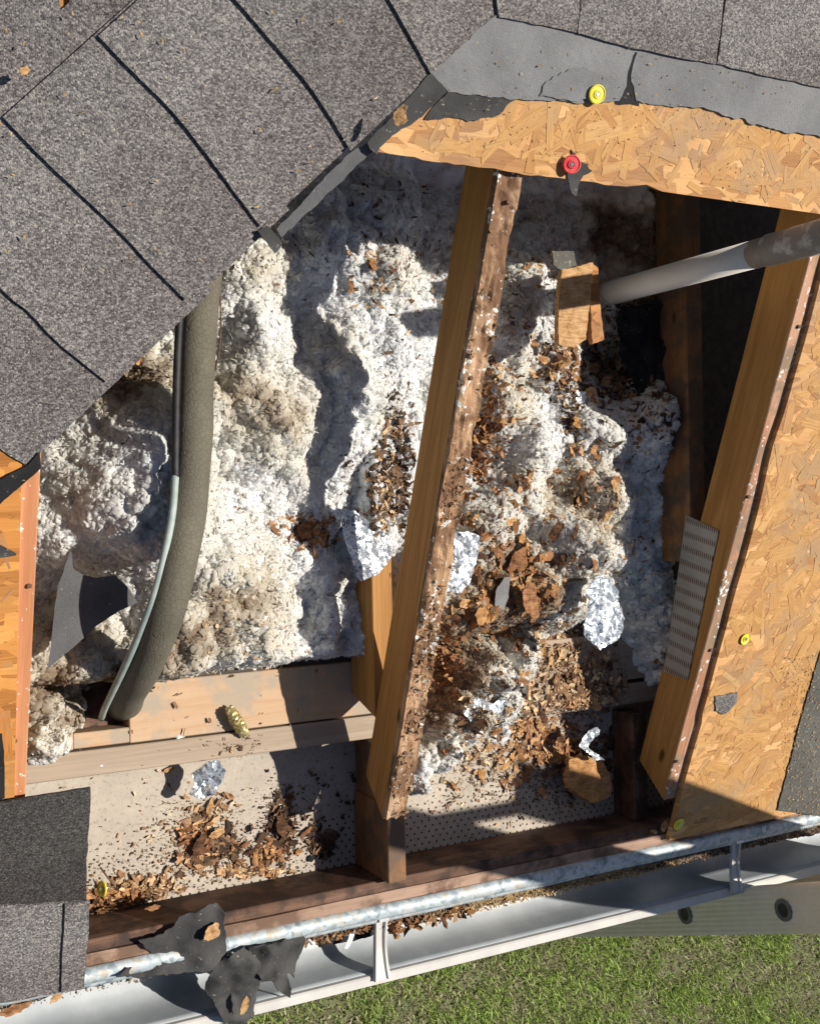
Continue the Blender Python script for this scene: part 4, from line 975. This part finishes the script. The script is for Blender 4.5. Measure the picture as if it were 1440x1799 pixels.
for (px, py, sx_, sy_, n, pal) in ((920, 1040, 60, 60, 3000, PR), (985, 1190, 80, 40, 3500, PB), (900, 1310, 80, 50, 4000, PB), (970, 1320, 50, 45, 2500, PR), (850, 760, 22, 70, 1500, PR), (1010, 640, 40, 40, 1500, PB), (545, 935, 30, 20, 900, PR),
        (350, 1470, 40, 35, 1800, PB), (490, 1460, 26, 34, 1500, PD), (220, 1585, 60, 18, 1800, PB), (780, 1150, 18, 50, 1500, PR), (1130, 620, 50, 60, 2200, PD), (930, 1240, 90, 22, 1800, PG), (300, 1520, 130, 30, 900, PG)):
    n = int(n * .55); q = np.column_stack([rg.normal(px, sx_ * 1.0, n), rg.normal(py, sy_ * 1.0, n)]); G = onG(q); G[:, 2] = surf(G[:, 0], G[:, 1]) + 0.001
    G = G[(G[:, 1] > -0.118) & (G[:, 0] > -0.59) & (G[:, 0] < 0.585)]; n = len(G)
    parts.append(flakes(G, nrm(G[:, 0], G[:, 1], .008), (1.5 + 4 * rg.random(n) ** 2) / 1000, rg.uniform(1, 2.5, n), .3, .35, pal[rg.integers(0, len(pal), n)] * rg.uniform(.7, 1.2, (n, 1)), rg, 3, .2))
V, F, C = joinf(parts)
props(link('wood_litter', npmesh('wood_litter', V, F, C), 'chip'), 'brown crumbs and splinters of rotten wood strewn over insulation and soffit', 'debris', kind='stuff')
# gutter and fascia litter
def bank():
    xs = np.arange(-1.55, 1.68, 0.004); pr = [(-0.196, -0.092), (-0.200, -0.090), (-0.206, -0.091), (-0.212, -0.093), (-0.218, -0.096), (-0.223, -0.102), (-0.227, -0.125), (-0.231, -0.155), (-0.236, -0.186)]
    V = []; K = len(pr)
    wd_ = 0.55 + 0.45 * sstep(-0.02, 0.06, xs)
    for j, (y_, z_) in enumerate(pr):
        e = fbm(xs * 30, xs * 0 + j * .9, 33, 4) - .5; f_ = fbm(xs * 140, xs * 0 + j * 1.7, 34, 3) - .5
        V.append(np.column_stack([xs, -0.196 + (y_ + 0.196) * wd_ * (1 + .5 * e), z_ + 0.004 * e + 0.004 * f_]))
    V = np.stack(V, 1).reshape(-1, 3); n_ = len(xs); ix = np.arange(n_ * K).reshape(n_, K)
    F = np.stack([ix[:-1, :-1], ix[:-1, 1:], ix[1:, 1:], ix[1:, :-1]], -1).reshape(-1, 4)
    t = np.exp(-((V[:, 0] - 0.38) / 0.24) ** 2)[:, None] * (0.5 + fbm(V[:, 0] * 60, V[:, 1] * 200, 5, 3))[:, None]
    C = np.array([0.17, 0.145, 0.12]) * (1 - np.clip(t, 0, 1)) + np.array([0.42, 0.29, 0.14]) * np.clip(t, 0, 1)
    C = C * (0.7 + 0.6 * fbm(V[:, 0] * 90, V[:, 1] * 300, 6, 3))[:, None]
    return V, F, C
parts = [bank()]
def strip(n, x0, x1, y0, y1, z, a, b_, pal, tl=.5, zr=0.006, asp=2.2):
    x = rg.uniform(x0, x1, n); y = rg.uniform(y0, y1, n); L = (a + (b_ - a) * rg.random(n) ** 2) / 1000
    P = np.column_stack([x, y, np.full(n, z) + rg.random(n) * zr]); c = pal[rg.integers(0, len(pal), n)] * rg.uniform(.7, 1.25, (n, 1))
    parts.append(flakes(P, np.tile([0, 0, 1.], (n, 1)), L, asp, .35, tl, c, rg, 3, .2))
strip(2600, -1.3, 1.5, -0.213, -0.197, -0.093, 2, 9, PG, zr=.006); strip(2200, 0.08, 0.68, -0.224, -0.198, -0.097, 2, 9, PT, zr=.008); strip(1500, 0.0, 1.5, -0.222, -0.2, -0.096, 2, 9, PB, zr=.006)
strip(160, 0.03, 0.2, -0.226, -0.2, -0.094, 5, 24, PR, zr=.01); strip(160, -0.2, 0.02, -0.215, -0.2, -0.094, 4, 14, PR, zr=.01); strip(900, 0.62, 1.5, -0.22, -0.2, -0.095, 3, 9, PD, zr=.006)
strip(160, -1.2, 1.5, -0.28, -0.20, -0.185, 1, 4, PB, zr=.001)
V, F, C = joinf(parts)
props(link('gutter_litter', npmesh('gutter_litter', V, F, C), 'chip'), 'crumbly roof grit and sawdust packed along the back of the gutter', 'debris', kind='stuff')
# dust and crumbs on the roof boards
parts = []
n = 260; q = np.column_stack([rg.uniform(760, 1440, n), rg.uniform(60, 380, n)]); G = onA(q, 0.020); G = G[(G[:, 1] > 0.98) & (G[:, 1] - G[:, 0] < 1.17)]; n = len(G)
parts.append(flakes(G, np.tile([0, -SP, CP], (n, 1)), rg.uniform(.0015, .005, n), 2.5, .3, .2, PT[rg.integers(0, 4, n)] * rg.uniform(.5, 1.3, (n, 1)), rg, 3, .2))
n = 420; q = np.column_stack([rg.uniform(1380, 1440, n), rg.uniform(1150, 1440, n)]); G = onA(q, 0.0195)
parts.append(flakes(G, np.tile([0, -SP, CP], (n, 1)), rg.uniform(.0015, .006, n), 2.5, .3, .2, PT[rg.integers(0, 4, n)] * rg.uniform(.5, 1.3, (n, 1)), rg, 3, .2))
n = 60; q = np.column_stack([rg.uniform(0, 700, n), rg.uniform(0, 500, n)]); q = q[(q[:, 0] + q[:, 1] < 850)]; n = len(q)
G = onF(q, lambda x, y: roofS(x, y) + 0.0235, .35)
parts.append(flakes(G, np.tile([0, -SP, CP], (n, 1)), rg.uniform(.002, .007, n), 2.5, .3, .2, PT[rg.integers(0, 4, n)], rg, 3, .2))
V, F, C = joinf(parts)
props(link('roof_dust', npmesh('roof_dust', V, F, C), 'chip'), 'fine sawdust crumbs sprinkled on felt and shingles', 'debris', kind='stuff')
# rot crumbs along the top of the middle rafter
parts = []
n = 500; yy = rg.uniform(-0.0, 0.78, n); yy = np.where(rg.random(n) < .25, rg.uniform(0, 1.0, n), yy)
xx = rg.uniform(-0.018, 0.019, n); P = np.column_stack([xx, yy, TP * yy + 0.0035 + rg.random(n) * 0.003])
k = fbm(yy * 11, xx * 40, 19, 3) > .45; P = P[k]; n = len(P)
PW = np.array([(0.50, 0.36, 0.22), (0.36, 0.20, 0.10), (0.60, 0.50, 0.38), (0.26, 0.13, 0.06), (0.30, 0.16, 0.08)])
parts.append(flakes(P, np.tile([0, -SP, CP], (n, 1)), rg.uniform(.003, .010, n), rg.uniform(1.5, 4, n), .4, .45, PW[rg.integers(0, 5, n)], rg, 3, .2))
V, F, C = joinf(parts)
o = link('rot_crust', npmesh('rot_crust', V, F, C), 'chip', tC); o['kind'] = 'stuff'; o['label'] = 'crumbling rot along the rafter top'

# ================================================================== LOOSE PIECES
for nm, c0, c1 in (('bark_rust', (0.19, 0.085, 0.04), (0.40, 0.21, 0.10)), ('bark_tan', (0.38, 0.21, 0.09), (0.58, 0.37, 0.19)), ('bark_dark', (0.06, 0.03, 0.018), (0.17, 0.085, 0.045)), ('bark_orange', (0.34, 0.17, 0.065), (0.52, 0.29, 0.125))):
    mt, n, b = newmat(nm); v = coords(n, (22, 150, 150), (0, 0, random.uniform(0, 3))); g = noise(n, v, 1.6, 5, 0.7, 0.8); g2 = noise(n, coords(n), 70, 4, 0.6)
    f = mth(n, 'ADD', mth(n, 'MULTIPLY', g, .6), mth(n, 'MULTIPLY', g2, .4))
    n.links.new(ramp(n, f, [(0.36, tuple(x * .45 for x in c0)), (0.44, c0), (0.60, c1)]), b.inputs['Base Color']); b.inputs['Roughness'].default_value = .85; b.inputs['Specular IOR Level'].default_value = .15
    bump(n, b, f, 0.9, 0.003); MATS[nm] = mt
def piece(name, px, z, mat, label, cat, group=None, lift=0.0, crumple=0.004, fr=60, thick=0.001, amp=0.001, grid=0.006, tilt=(0, 0), follow=0.0, parent=None, smooth=False, curl=0.0):
    """a scrap outlined at height z, crumpled, tilted and following what it lies on"""
    if z is None:
        c0 = onG([np.mean(px, axis=0)]); z = float(c0[0, 2]) + lift
    P = onZ(px, z)[:, :2]; c = P.mean(0); sd_ = int(abs(px[0][0] * 3 + px[0][1]))
    rad = np.abs(P - c).max()
    def f(x, y):
        h = z + crumple * (fbm(x * fr, y * fr, sd_, 4) - .5) * 2 + tilt[0] * (x - c[0]) + tilt[1] * (y - c[1]) + curl * (((x - c[0]) ** 2 + (y - c[1]) ** 2) / rad)
        if follow: h = h * (1 - follow) + follow * (surf(x, y) + 0.004 + lift)
        return h
    o = sheet(name, ragged(P, 0.004, amp, sd_), f, mat, thick, grid, parent, smooth)
    if label: props(o, label, cat, group)
    return o
def writing(foil, txt, px, z, size, ang, parent):
    cu = bpy.data.curves.new('lettering', 'FONT'); cu.body = txt; cu.size = size; cu.extrude = 0.0002
    t = bpy.data.objects.new('lettering', cu); me = bpy.data.meshes.new_from_object(t); bpy.data.objects.remove(t)
    me.materials.append(MATS['ink']); o = bpy.data.objects.new('lettering', me); COL.objects.link(o)
    q = onZ([px], z)[0]; o.parent = parent; o.location = Vector(q) - parent.location; o.rotation_euler = (0, 0, math.radians(ang)); return o
f1 = [(580, 897), (593, 893), (622, 897), (638, 909), (650, 928), (681, 936), (686, 956), (685, 983), (669, 1006), (638, 1022), (630, 1014), (618, 979), (607, 948), (599, 917)]
z1 = -0.020
o = piece('foil_scrap', f1, z1, 'foil', 'crinkled silver foil scrap with printed letters, left of the middle rafter', 'foil scrap', 'foil scraps', crumple=.007, fr=75, tilt=(0.1, 0.1), grid=.0055)
writing(o, 'de Ou', (600, 925), z1 + .0100, 0.017, 14, o); writing(o, 're', (632, 950), z1 + .0100, 0.014, 20, o)
f2 = [(800, 935), (821, 933), (842, 944), (838, 988), (825, 1025), (812, 1042), (783, 1038), (790, 1008), (798, 975)]
z2 = 0.055
o = piece('foil_scrap', f2, z2, 'foil', 'silver foil scrap with printed letters close against the right of the middle rafter', 'foil scrap', 'foil scraps', crumple=.007, fr=75, grid=.0055)
writing(o, 'rl.l', (797, 985), z2 + .0095, 0.016, 8, o); writing(o, 'nage', (786, 1005), z2 + .0095, 0.016, 8, o)
piece('foil_scrap', [(1033, 1029), (1050, 1010), (1075, 1017), (1087, 1046), (1092, 1067), (1096, 1100), (1087, 1125), (1054, 1142), (1029, 1121), (1023, 1096), (1037, 1071), (1029, 1046)], 0.060, 'foil', 'large wrinkled foil scrap with a narrow waist at the right of the debris heap', 'foil scrap', 'foil scraps', crumple=.010, fr=75, grid=.0055)
piece('foil_scrap', [(812, 1250), (837, 1225), (867, 1237), (883, 1225), (890, 1237), (883, 1250), (867, 1258), (844, 1285), (825, 1267)], -0.045, 'foil', 'blue silver foil scrap above the wall ledge right of the middle rafter', 'foil scrap', 'foil scraps', crumple=.010, fr=75, grid=.0055)
piece('foil_scrap', [(1017, 1312), (1025, 1292), (1046, 1277), (1054, 1283), (1042, 1300), (1033, 1312), (1054, 1329), (1060, 1335), (1046, 1337), (1029, 1321)], -0.10, 'foil', 'thin crescent of foil lying in the dark lower right corner of the opening', 'foil scrap', 'foil scraps', crumple=.010, fr=80, grid=.0055)
piece('foil_scrap', [(341, 1363), (364, 1338), (382, 1334), (393, 1352), (390, 1366), (375, 1395), (354, 1406), (336, 1399), (346, 1381)], -0.105, 'foil', 'crumpled foil scrap standing on the soffit at lower left', 'foil scrap', 'foil scraps', crumple=.010, fr=75, grid=.0055, tilt=(0.5, 0))
piece('foil_scrap', [(1010, 684), (1028, 688), (1031, 700), (1018, 716), (1008, 706)], None, 'foil', 'tiny foil scrap among the rotten wood high in the right bay', 'foil scrap', 'foil scraps', lift=.012, crumple=.004, grid=.004)
piece('felt_scrap', [(885, 1015), (897, 1012), (893, 1050), (880, 1080), (869, 1065), (872, 1035)], None, 'felt_grey', 'narrow grey felt scrap standing in the brown debris of the right bay', 'scrap', lift=.02, crumple=.003)

# foam covered pipe with its bare line
ps = thing('insulated_pipe', tuple(onZ([(215, 1255)], -0.12)[0]), 'thick cracked grey foam covered pipe with a thin green line running along its left side', 'pipe')
pc = [((368, 400), .19), ((356, 500), .19), ((347, 600), .185), ((343, 700), .18), ((340, 790), .175), ((330, 900), .18), ((311, 1000), .185), ((284, 1095), .15), ((254, 1165), .07), ((226, 1214), -.05), ((218, 1236), -.15)]
pp = [onZ([a], z)[0] for a, z in pc]
tube('foam_cover', catmull(pp, 8), 0.0246, 'pipe_foam', ps, 28, rfn=lambda t: 1.0 + 0.16 * max(0, (t - .55) / .45) + 0.02 * math.sin(t * 40))
pc = [((317, 530), .205), ((312, 620), .20), ((309, 720), .195), ((308, 800), .19), ((308, 838), .19)]
tube('black_sleeve', catmull([onZ([a], z)[0] for a, z in pc], 8), 0.0052, 'black_rubber', ps, 14)
pc = [((308, 834), .190), ((303, 900), .195), ((290, 970), .195), ((269, 1050), .18), ((242, 1120), .14), ((214, 1182), .075), ((186, 1240), -.03), ((178, 1262), -.13)]
tube('bare_line', catmull([onZ([a], z)[0] for a, z in pc], 8), 0.0050, 'copper_patina', ps, 14)
pc = [((385, 488), .19), ((388, 560), .185), ((385, 612), .17), ((378, 650), .14)]
props(tube('bare_wire', catmull([onZ([a], z)[0] for a, z in pc], 6), 0.0012, 'rust', None, 8), 'thin dark wire hanging just right of the foam covered pipe', 'wire')

piece('felt_offcut', [(123, 968), (128, 999), (144, 1009), (167, 1015), (202, 1011), (222, 1030), (241, 1059), (210, 1073), (171, 1100), (136, 1135), (88, 1178), (93, 1124), (97, 1069), (103, 1026), (115, 987)], 0.070, 'felt_mid',
      'triangular grey felt offcut lying on the wool at the left below the foam pipe', 'felt offcut', crumple=.002, fr=20, amp=.0004, tilt=(0.05, 0.15), smooth=True, grid=.01)

# PVC vent
pv = thing('vent_pipe', (0.49, 0.906, 0.0), 'pale plastic vent pipe with a grey painted upper end, rising from the right bay', 'pipe')
tube('pipe_body', [(0.49, 0.906, -0.13), (0.49, 0.906, 0.1), (0.49, 0.906, 0.335)], 0.0225, 'pvc', pv, 32)
tube('painted_part', [(0.49, 0.906, 0.334), (0.49, 0.906, 0.360), (0.49, 0.906, 0.362), (0.49, 0.906, 0.80)], 0.0229, 'pvc_paint', pv, 32, rfn=lambda t: 1.0)
tube('coupling_ring', [(0.49, 0.906, 0.366), (0.49, 0.906, 0.368), (0.49, 0.906, 0.66)], 0.0252, 'pvc_paint', pv, 32)
piece('paint_run', [(1286, 448), (1290, 440), (1300, 432)], None, 'rust', None, None) if False else None

# wood and felt offcuts in the right bay
piece('board_offcut', [(983, 474), (1036, 462), (1035, 530), (1032, 596), (1012, 610), (985, 604), (980, 530)], 0.150, 'bark_tan', 'strand board offcut standing on edge in the upper right bay', 'offcut', crumple=.0015, fr=50, thick=.011, amp=.0009, tilt=(0, .10), grid=.01)
piece('board_offcut', [(1040, 462), (1050, 470), (1056, 560), (1062, 595), (1040, 604), (1037, 530)], 0.125, 'osb_rotten', 'dark strand board offcut just left of the foot of the vent pipe', 'offcut', crumple=.002, thick=.011, grid=.01)
piece('felt_scrap', [(968, 441), (1008, 440), (1013, 466), (990, 477), (972, 466)], 0.155, 'felt_dusty', 'small grey felt square above the standing board offcut', 'scrap', crumple=.002)
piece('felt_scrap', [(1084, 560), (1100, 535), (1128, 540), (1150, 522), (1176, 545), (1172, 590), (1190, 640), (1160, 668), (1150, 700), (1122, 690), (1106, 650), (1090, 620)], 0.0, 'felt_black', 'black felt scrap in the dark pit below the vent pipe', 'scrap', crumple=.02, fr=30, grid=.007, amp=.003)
piece('board_chunk', [(1000, 1335), (1028, 1328), (1060, 1340), (1075, 1370), (1070, 1400), (1040, 1412), (1020, 1398), (998, 1385)], -0.125, 'bark_orange', 'brown chunk of rotten board on the soffit in the lower right corner', 'wood chunk', crumple=.006, thick=.012, grid=.007)

def chip(px, lmm, wmm, ang, mat, label=None, group=None, lift=.006, z=None, tilt=(0, 0), curl=0.0):
    rg_ = np.random.default_rng(int(px[0] * 7 + px[1]))
    c = onG([px])[0] if z is None else onZ([px], z)[0]
    k = 20; a = np.linspace(0, 2 * np.pi, k, endpoint=False); r = rg_.uniform(.72, 1.12, k)
    u = np.cos(a) * r * lmm / 2000; v = np.sin(a) * r * wmm / 2000; ca, sa = math.cos(math.radians(ang)), math.sin(math.radians(ang))
    P = np.column_stack([c[0] + u * ca - v * sa, c[1] + u * sa + v * ca])
    sd_ = int(px[0] + px[1]); z0 = c[2] + lift; R_ = lmm / 2000
    f = lambda x, y: z0 + 0.005 * (fbm(x * 90, y * 90, sd_, 4) - .5) * 2 + tilt[0] * (x - c[0]) + tilt[1] * (y - c[1]) + curl * ((x - c[0]) ** 2 + (y - c[1]) ** 2) / R_
    o = sheet('wood_chip', ragged(P, 0.004, 0.0008, sd_), f, mat, 0.0014, 0.005)
    return props(o, label or 'small ragged chip of rotten wood among the debris between the rafters', 'wood chip', group or 'rotten wood chips')
G0 = 'large rotten wood flakes'
chip((703, 203), 26, 14, 80, 'bark_tan', 'curled tan wood flake lying on the felt left of the upper roof board', G0, z=0.455, lift=0, tilt=(.5, 0))
chip((240, 634), 26, 14, 10, 'bark_orange', 'orange wood flake on the wool just left of the foam pipe', G0)
chip((40, 130), 13, 9, 40, 'bark_tan', 'small tan leaf fragment on the top left shingle', G0, z=0.372, lift=0.012)
chip((372, 1638), 30, 24, 50, 'bark_tan', 'tan wood flake caught on the black felt over the metal edge', G0, z=-0.028, lift=0)
chip((430, 1768), 28, 12, 70, 'bark_tan', 'tan splinter stuck to the hanging black felt at the bottom', G0, z=-0.045, lift=0)
chip((295, 1352), 20, 9, 10, 'bark_tan', 'small tan chip on the soffit left of the foil', G0)
chip((400, 1398), 24, 9, -30, 'bark_rust', 'brown sliver on the soffit right of the foil', G0)
chip((920, 1055), 66, 36, 100, 'bark_rust', 'largest rust brown slab in the middle of the right bay debris', G0, lift=.02, curl=.2)
chip((900, 985), 52, 30, 60, 'bark_rust', 'rust brown slab just above the largest slab', G0, lift=.02, tilt=(.3, 0))
chip((965, 935), 40, 18, 70, 'bark_dark', 'folded dark brown flake in the middle of the right bay', G0, lift=.02, tilt=(.5, .1))
chip((838, 1080), 34, 24, 60, 'bark_orange', 'orange brown flake below the lettered foil right of the middle rafter', G0, lift=.015)
chip((812, 1060), 26, 20, 0, 'bark_tan', 'pale tan flake under the lettered foil right of the middle rafter', G0, lift=.012)
chip((1035, 648), 40, 22, -20, 'bark_tan', 'tan flake at the top of the rotten pile below the board offcut', G0, lift=.015)
chip((1058, 676), 34, 24, 60, 'bark_tan', 'tan flake at the right edge of the rotten pile', G0, lift=.012)
chip((942, 657), 30, 16, 5, 'bark_tan', 'light tan chip on the wool left of the rotten pile', G0)
chip((945, 625), 30, 15, 85, 'bark_orange', 'orange chip standing left of the rotten pile', G0)
chip((905, 845), 34, 12, -60, 'bark_dark', 'dark splinter on the wool in the middle of the right bay', G0)
chip((850, 745), 28, 10, 20, 'bark_tan', 'thin tan splinter beside the middle rafter', G0)
chip((1120, 770), 20, 14, 30, 'bark_orange', 'orange chip on the right slope of the wool heap', G0)
chip((1005, 1235), 30, 18, 15, 'bark_tan', 'tan flake on the wall ledge in the right bay', G0)
chip((1045, 1240), 26, 18, -15, 'bark_tan', 'second tan flake on the wall ledge, nearer the right rafter', G0)
chip((780, 1320), 26, 10, 0, 'bark_tan', 'tan splinter on the low wool tuft beside the rafter end', G0)
chip((885, 1345), 34, 12, 10, 'bark_tan', 'long tan chip on the soffit right of the low wool tuft', G0)
chip((975, 1330), 40, 28, 10, 'bark_orange', 'orange brown flake beside the dark lower right corner', G0)
chip((1180, 692), 18, 14, 0, 'bark_orange', 'yellowish chip on the shaded wool below the dark pit', G0)
chip((538, 930), 46, 30, 10, 'bark_rust', 'rust brown rotten chunk left of the lettered foil', G0, lift=.012)
chip((345, 1480), 44, 20, 60, 'bark_dark', 'dark bark chunk in the middle of the left soffit', G0, lift=.016)
chip((375, 1460), 30, 16, 20, 'bark_tan', 'tan flake leaning on the dark bark chunk', G0, lift=.02)
chip((490, 1450), 40, 22, 100, 'bark_dark', 'dark bark chunk at the edge of the rafter shadow on the soffit', G0, lift=.012)
chip((1150, 1160), 20, 10, 30, 'bark_orange', 'orange chip low in the shade beside the nail plate', G0)
rg = np.random.default_rng(5)
areas = [(880, 960, 70, 50, 16), (920, 1050, 80, 60, 22), (980, 1170, 60, 40, 14), (900, 1300, 80, 50, 20), (1010, 660, 50, 40, 16), (1010, 780, 30, 70, 10), (1060, 850, 50, 70, 8), (850, 750, 25, 70, 8), (690, 480, 50, 50, 8), (250, 1580, 60, 16, 8), (370, 1450, 40, 30, 5), (500, 1470, 30, 30, 5), (780, 1150, 18, 40, 6)]
for (px, py, sx_, sy_, n) in areas:
    for k in range(n):
        q = (float(rg.normal(px, sx_ * .8)), float(rg.normal(py, sy_ * .8)))
        w_ = onG([q])[0]
        if w_[1] < -0.11 or abs(w_[0]) < 0.03: continue
        chip(q, rg.uniform(14, 36), rg.uniform(7, 18), rg.uniform(0, 180), ['bark_rust', 'bark_tan', 'bark_dark', 'bark_orange', 'bark_rust'][rg.integers(0, 5)], lift=.007, tilt=(rg.normal(0, .25), rg.normal(0, .25)))
for q, l in (((560, 1503), 16), ((578, 1500), 14), ((545, 1507), 14)):
    chip(q, l, 12, 20, 'felt_black', 'small black crumb of felt on the soffit at the edge of the shadow', 'black felt crumbs')

# black torn felt hanging over the metal edge
piece('torn_felt', [(303, 1633), (314, 1612), (343, 1603), (361, 1587), (382, 1587), (393, 1605), (391, 1623), (397, 1655), (400, 1684), (372, 1706), (253, 1724), (202, 1716), (224, 1702), (289, 1698), (260, 1673), (245, 1655), (289, 1644)], -0.040, 'felt_dark',
      'torn black felt flap folded over the metal edge at lower left', 'torn felt', 'torn felt over the gutter', crumple=.018, fr=22, thick=.0018, amp=.0015, grid=.008, tilt=(0.02, .12), smooth=True)
piece('torn_felt', [(361, 1713), (372, 1691), (397, 1670), (426, 1655), (455, 1691), (462, 1713), (455, 1742), (453, 1799), (430, 1815), (397, 1799), (379, 1763), (361, 1742)], -0.060, 'felt_dark',
      'largest torn black felt tongue hanging down across the gutter', 'torn felt', 'torn felt over the gutter', crumple=.030, fr=24, thick=.0018, amp=.0015, grid=.006, tilt=(0.05, .3), smooth=True)
piece('torn_felt', [(423, 1652), (528, 1636), (538, 1659), (532, 1690), (517, 1718), (501, 1706), (511, 1737), (513, 1757), (489, 1741), (474, 1722), (458, 1725), (439, 1694)], -0.070, 'felt_dark',
      'split black felt flap hanging beside the left gutter hanger', 'torn felt', 'torn felt over the gutter', crumple=.028, fr=26, thick=.0018, amp=.0012, grid=.006, tilt=(-0.2, .25), smooth=True)
piece('torn_felt', [(560, 1620), (610, 1612), (655, 1612), (660, 1640), (620, 1655), (560, 1665), (545, 1640)], -0.120, 'felt_black',
      'black felt rag lying in the gutter against the left hanger', 'torn felt', 'torn felt over the gutter', crumple=.010, fr=24, grid=.007)
piece('plastic_strip', [(612, 1612), (622, 1611), (625, 1630), (620, 1650), (610, 1668), (605, 1666), (615, 1640)], -0.100, 'sticker', 'thin pale strip lying on the black rag in the gutter', 'strip', crumple=.002, thick=.0006)

# fasteners with plastic caps
def cap_nail(P, Nn, mat, label, r=0.0125, nail=True):
    Nn = Vector(Nn).normalized(); t = thing('cap_nail', tuple(P), label, 'cap nail', 'plastic cap nails')
    prof = [(0.0, .0016), (.0032, .0016), (.0036, .0030), (.0052, .0030), (.0060, .0016), (.0100, .0014), (.0112, .0026), (r, .0018), (r, 0.0), (0.0, 0.0)]
    seg = 30; V = []; F = []; a = Nn.orthogonal().normalized(); b_ = Nn.cross(a)
    for (rr, z) in prof:
        for k in range(seg):
            an = 2 * math.pi * k / seg; V.append(Vector(P) + (a * math.cos(an) + b_ * math.sin(an)) * max(rr, .0001) + Nn * z)
    for i in range(len(prof) - 1):
        for k in range(seg): F.append((i * seg + k, (i + 1) * seg + k, (i + 1) * seg + (k + 1) % seg, i * seg + (k + 1) % seg))
    placed('plastic_cap', np.array([tuple(v) for v in V]), F, mat, t)
    tube('nail_head', [Vector(P) + Nn * .0005, Vector(P) + Nn * .0030, Vector(P) + Nn * .0034], .0027, 'steel', t, 12)
    tube('nail_shank', [Vector(P) - Nn * .020, Vector(P)], .0011, 'steel', t, 8)
    return t
NA = (0, -SP, CP)
cap_nail(onA([(1048, 165)], .0225)[0], (-.1, -SP, CP), 'cap_yellow', 'yellow cap nail in the torn felt at the top')
cap_nail(onA([(1004, 288)], .024)[0], (-.35, -SP, CP), 'cap_red', 'red cap nail on the upper roof board')
cap_nail(onA([(1308, 1122)], .0145)[0], NA, 'cap_yellow', 'yellow cap nail in the middle of the right roof board', .0095)
cap_nail(onA([(1192, 1448)], .0150)[0], NA, 'cap_yellow', 'yellow cap nail at the bottom corner of the right roof board')
cap_nail(onZ([(180, 1562)], -.125)[0], (-.95, 0.1, .35), 'cap_yellow', 'loose yellow cap nail standing on edge in the debris at lower left')
props(tube('loose_nail', [onZ([(176, 1524)], -.125)[0], onZ([(196, 1551)], -.115)[0]], .0014, 'rust', None, 8), 'rusty nail sticking out of the debris beside the loose yellow cap', 'nail')

# crumpled gold wrapper
P = catmull([onZ([a], z)[0] for a, z in (((402, 1243), -.105), ((410, 1258), -.104), ((420, 1275), -.106), ((432, 1292), -.114))], 10)
rg = np.random.default_rng(9)
o = tube('gold_wrapper', P, .0068, 'gold_foil', None, 16, rfn=lambda t: (0.95 + .6 * math.sin(t * 3.0)) * 1.0)
for v in o.data.vertices: v.co += Vector(rg.normal(0, .0009, 3))
for p_ in o.data.polygons: p_.use_smooth = False
props(o, 'crumpled gold coloured wrapper on the wall plate below the wool', 'wrapper')
# lumps caught at the end of the eave pieces
chip((25, 1775), 50, 16, 10, 'bark_rust', 'long brown splinter under the eave shingle at the bottom left', G0, z=-.085, lift=0)
chip((100, 1752), 24, 12, 30, 'bark_tan', 'tan crumb under the eave shingle tab at the bottom left', G0, z=-.080, lift=0)
chip((1168, 1452), 30, 14, 50, 'bark_tan', 'splintered board crumbs at the lower corner of the right roof board', G0, z=-.05, lift=0)
chip((1150, 1462), 16, 8, -20, 'bark_tan', 'small splinter on the fascia beside the right roof board corner', G0, z=-.055, lift=0)
chip((985, 1548), 34, 18, 15, 'bark_orange', 'orange brown lump of sawdust on the back of the gutter', G0, z=-.12, lift=0)
chip((1058, 1532), 38, 12, 15, 'bark_tan', 'pale lump of sawdust behind the gutter', G0, z=-.12, lift=0)

# nail heads along the rafters' top edges and a few bent nails
for (xc, ys, tr, lab) in ((0.0, (0.93, 0.70, 0.36, 0.12), tC, 'mid'), (0.610, (0.80, 0.52, 0.24, 0.02), tR, 'right'), (-0.612, (0.05, 0.22, 0.43, 0.60), tL, 'left')):
    for k, y in enumerate(ys):
        p_ = Vector((xc + (-0.006 if k % 2 else 0.004) - (0.008 if lab == 'right' else -0.008 if lab == 'left' else 0), y, TP * y + 0.0042))
        tube('nail', [p_ - Vector((0, 0, .004)), p_, p_ + Vector((0, 0, .0012))], .0032, 'rust', tr, 10)
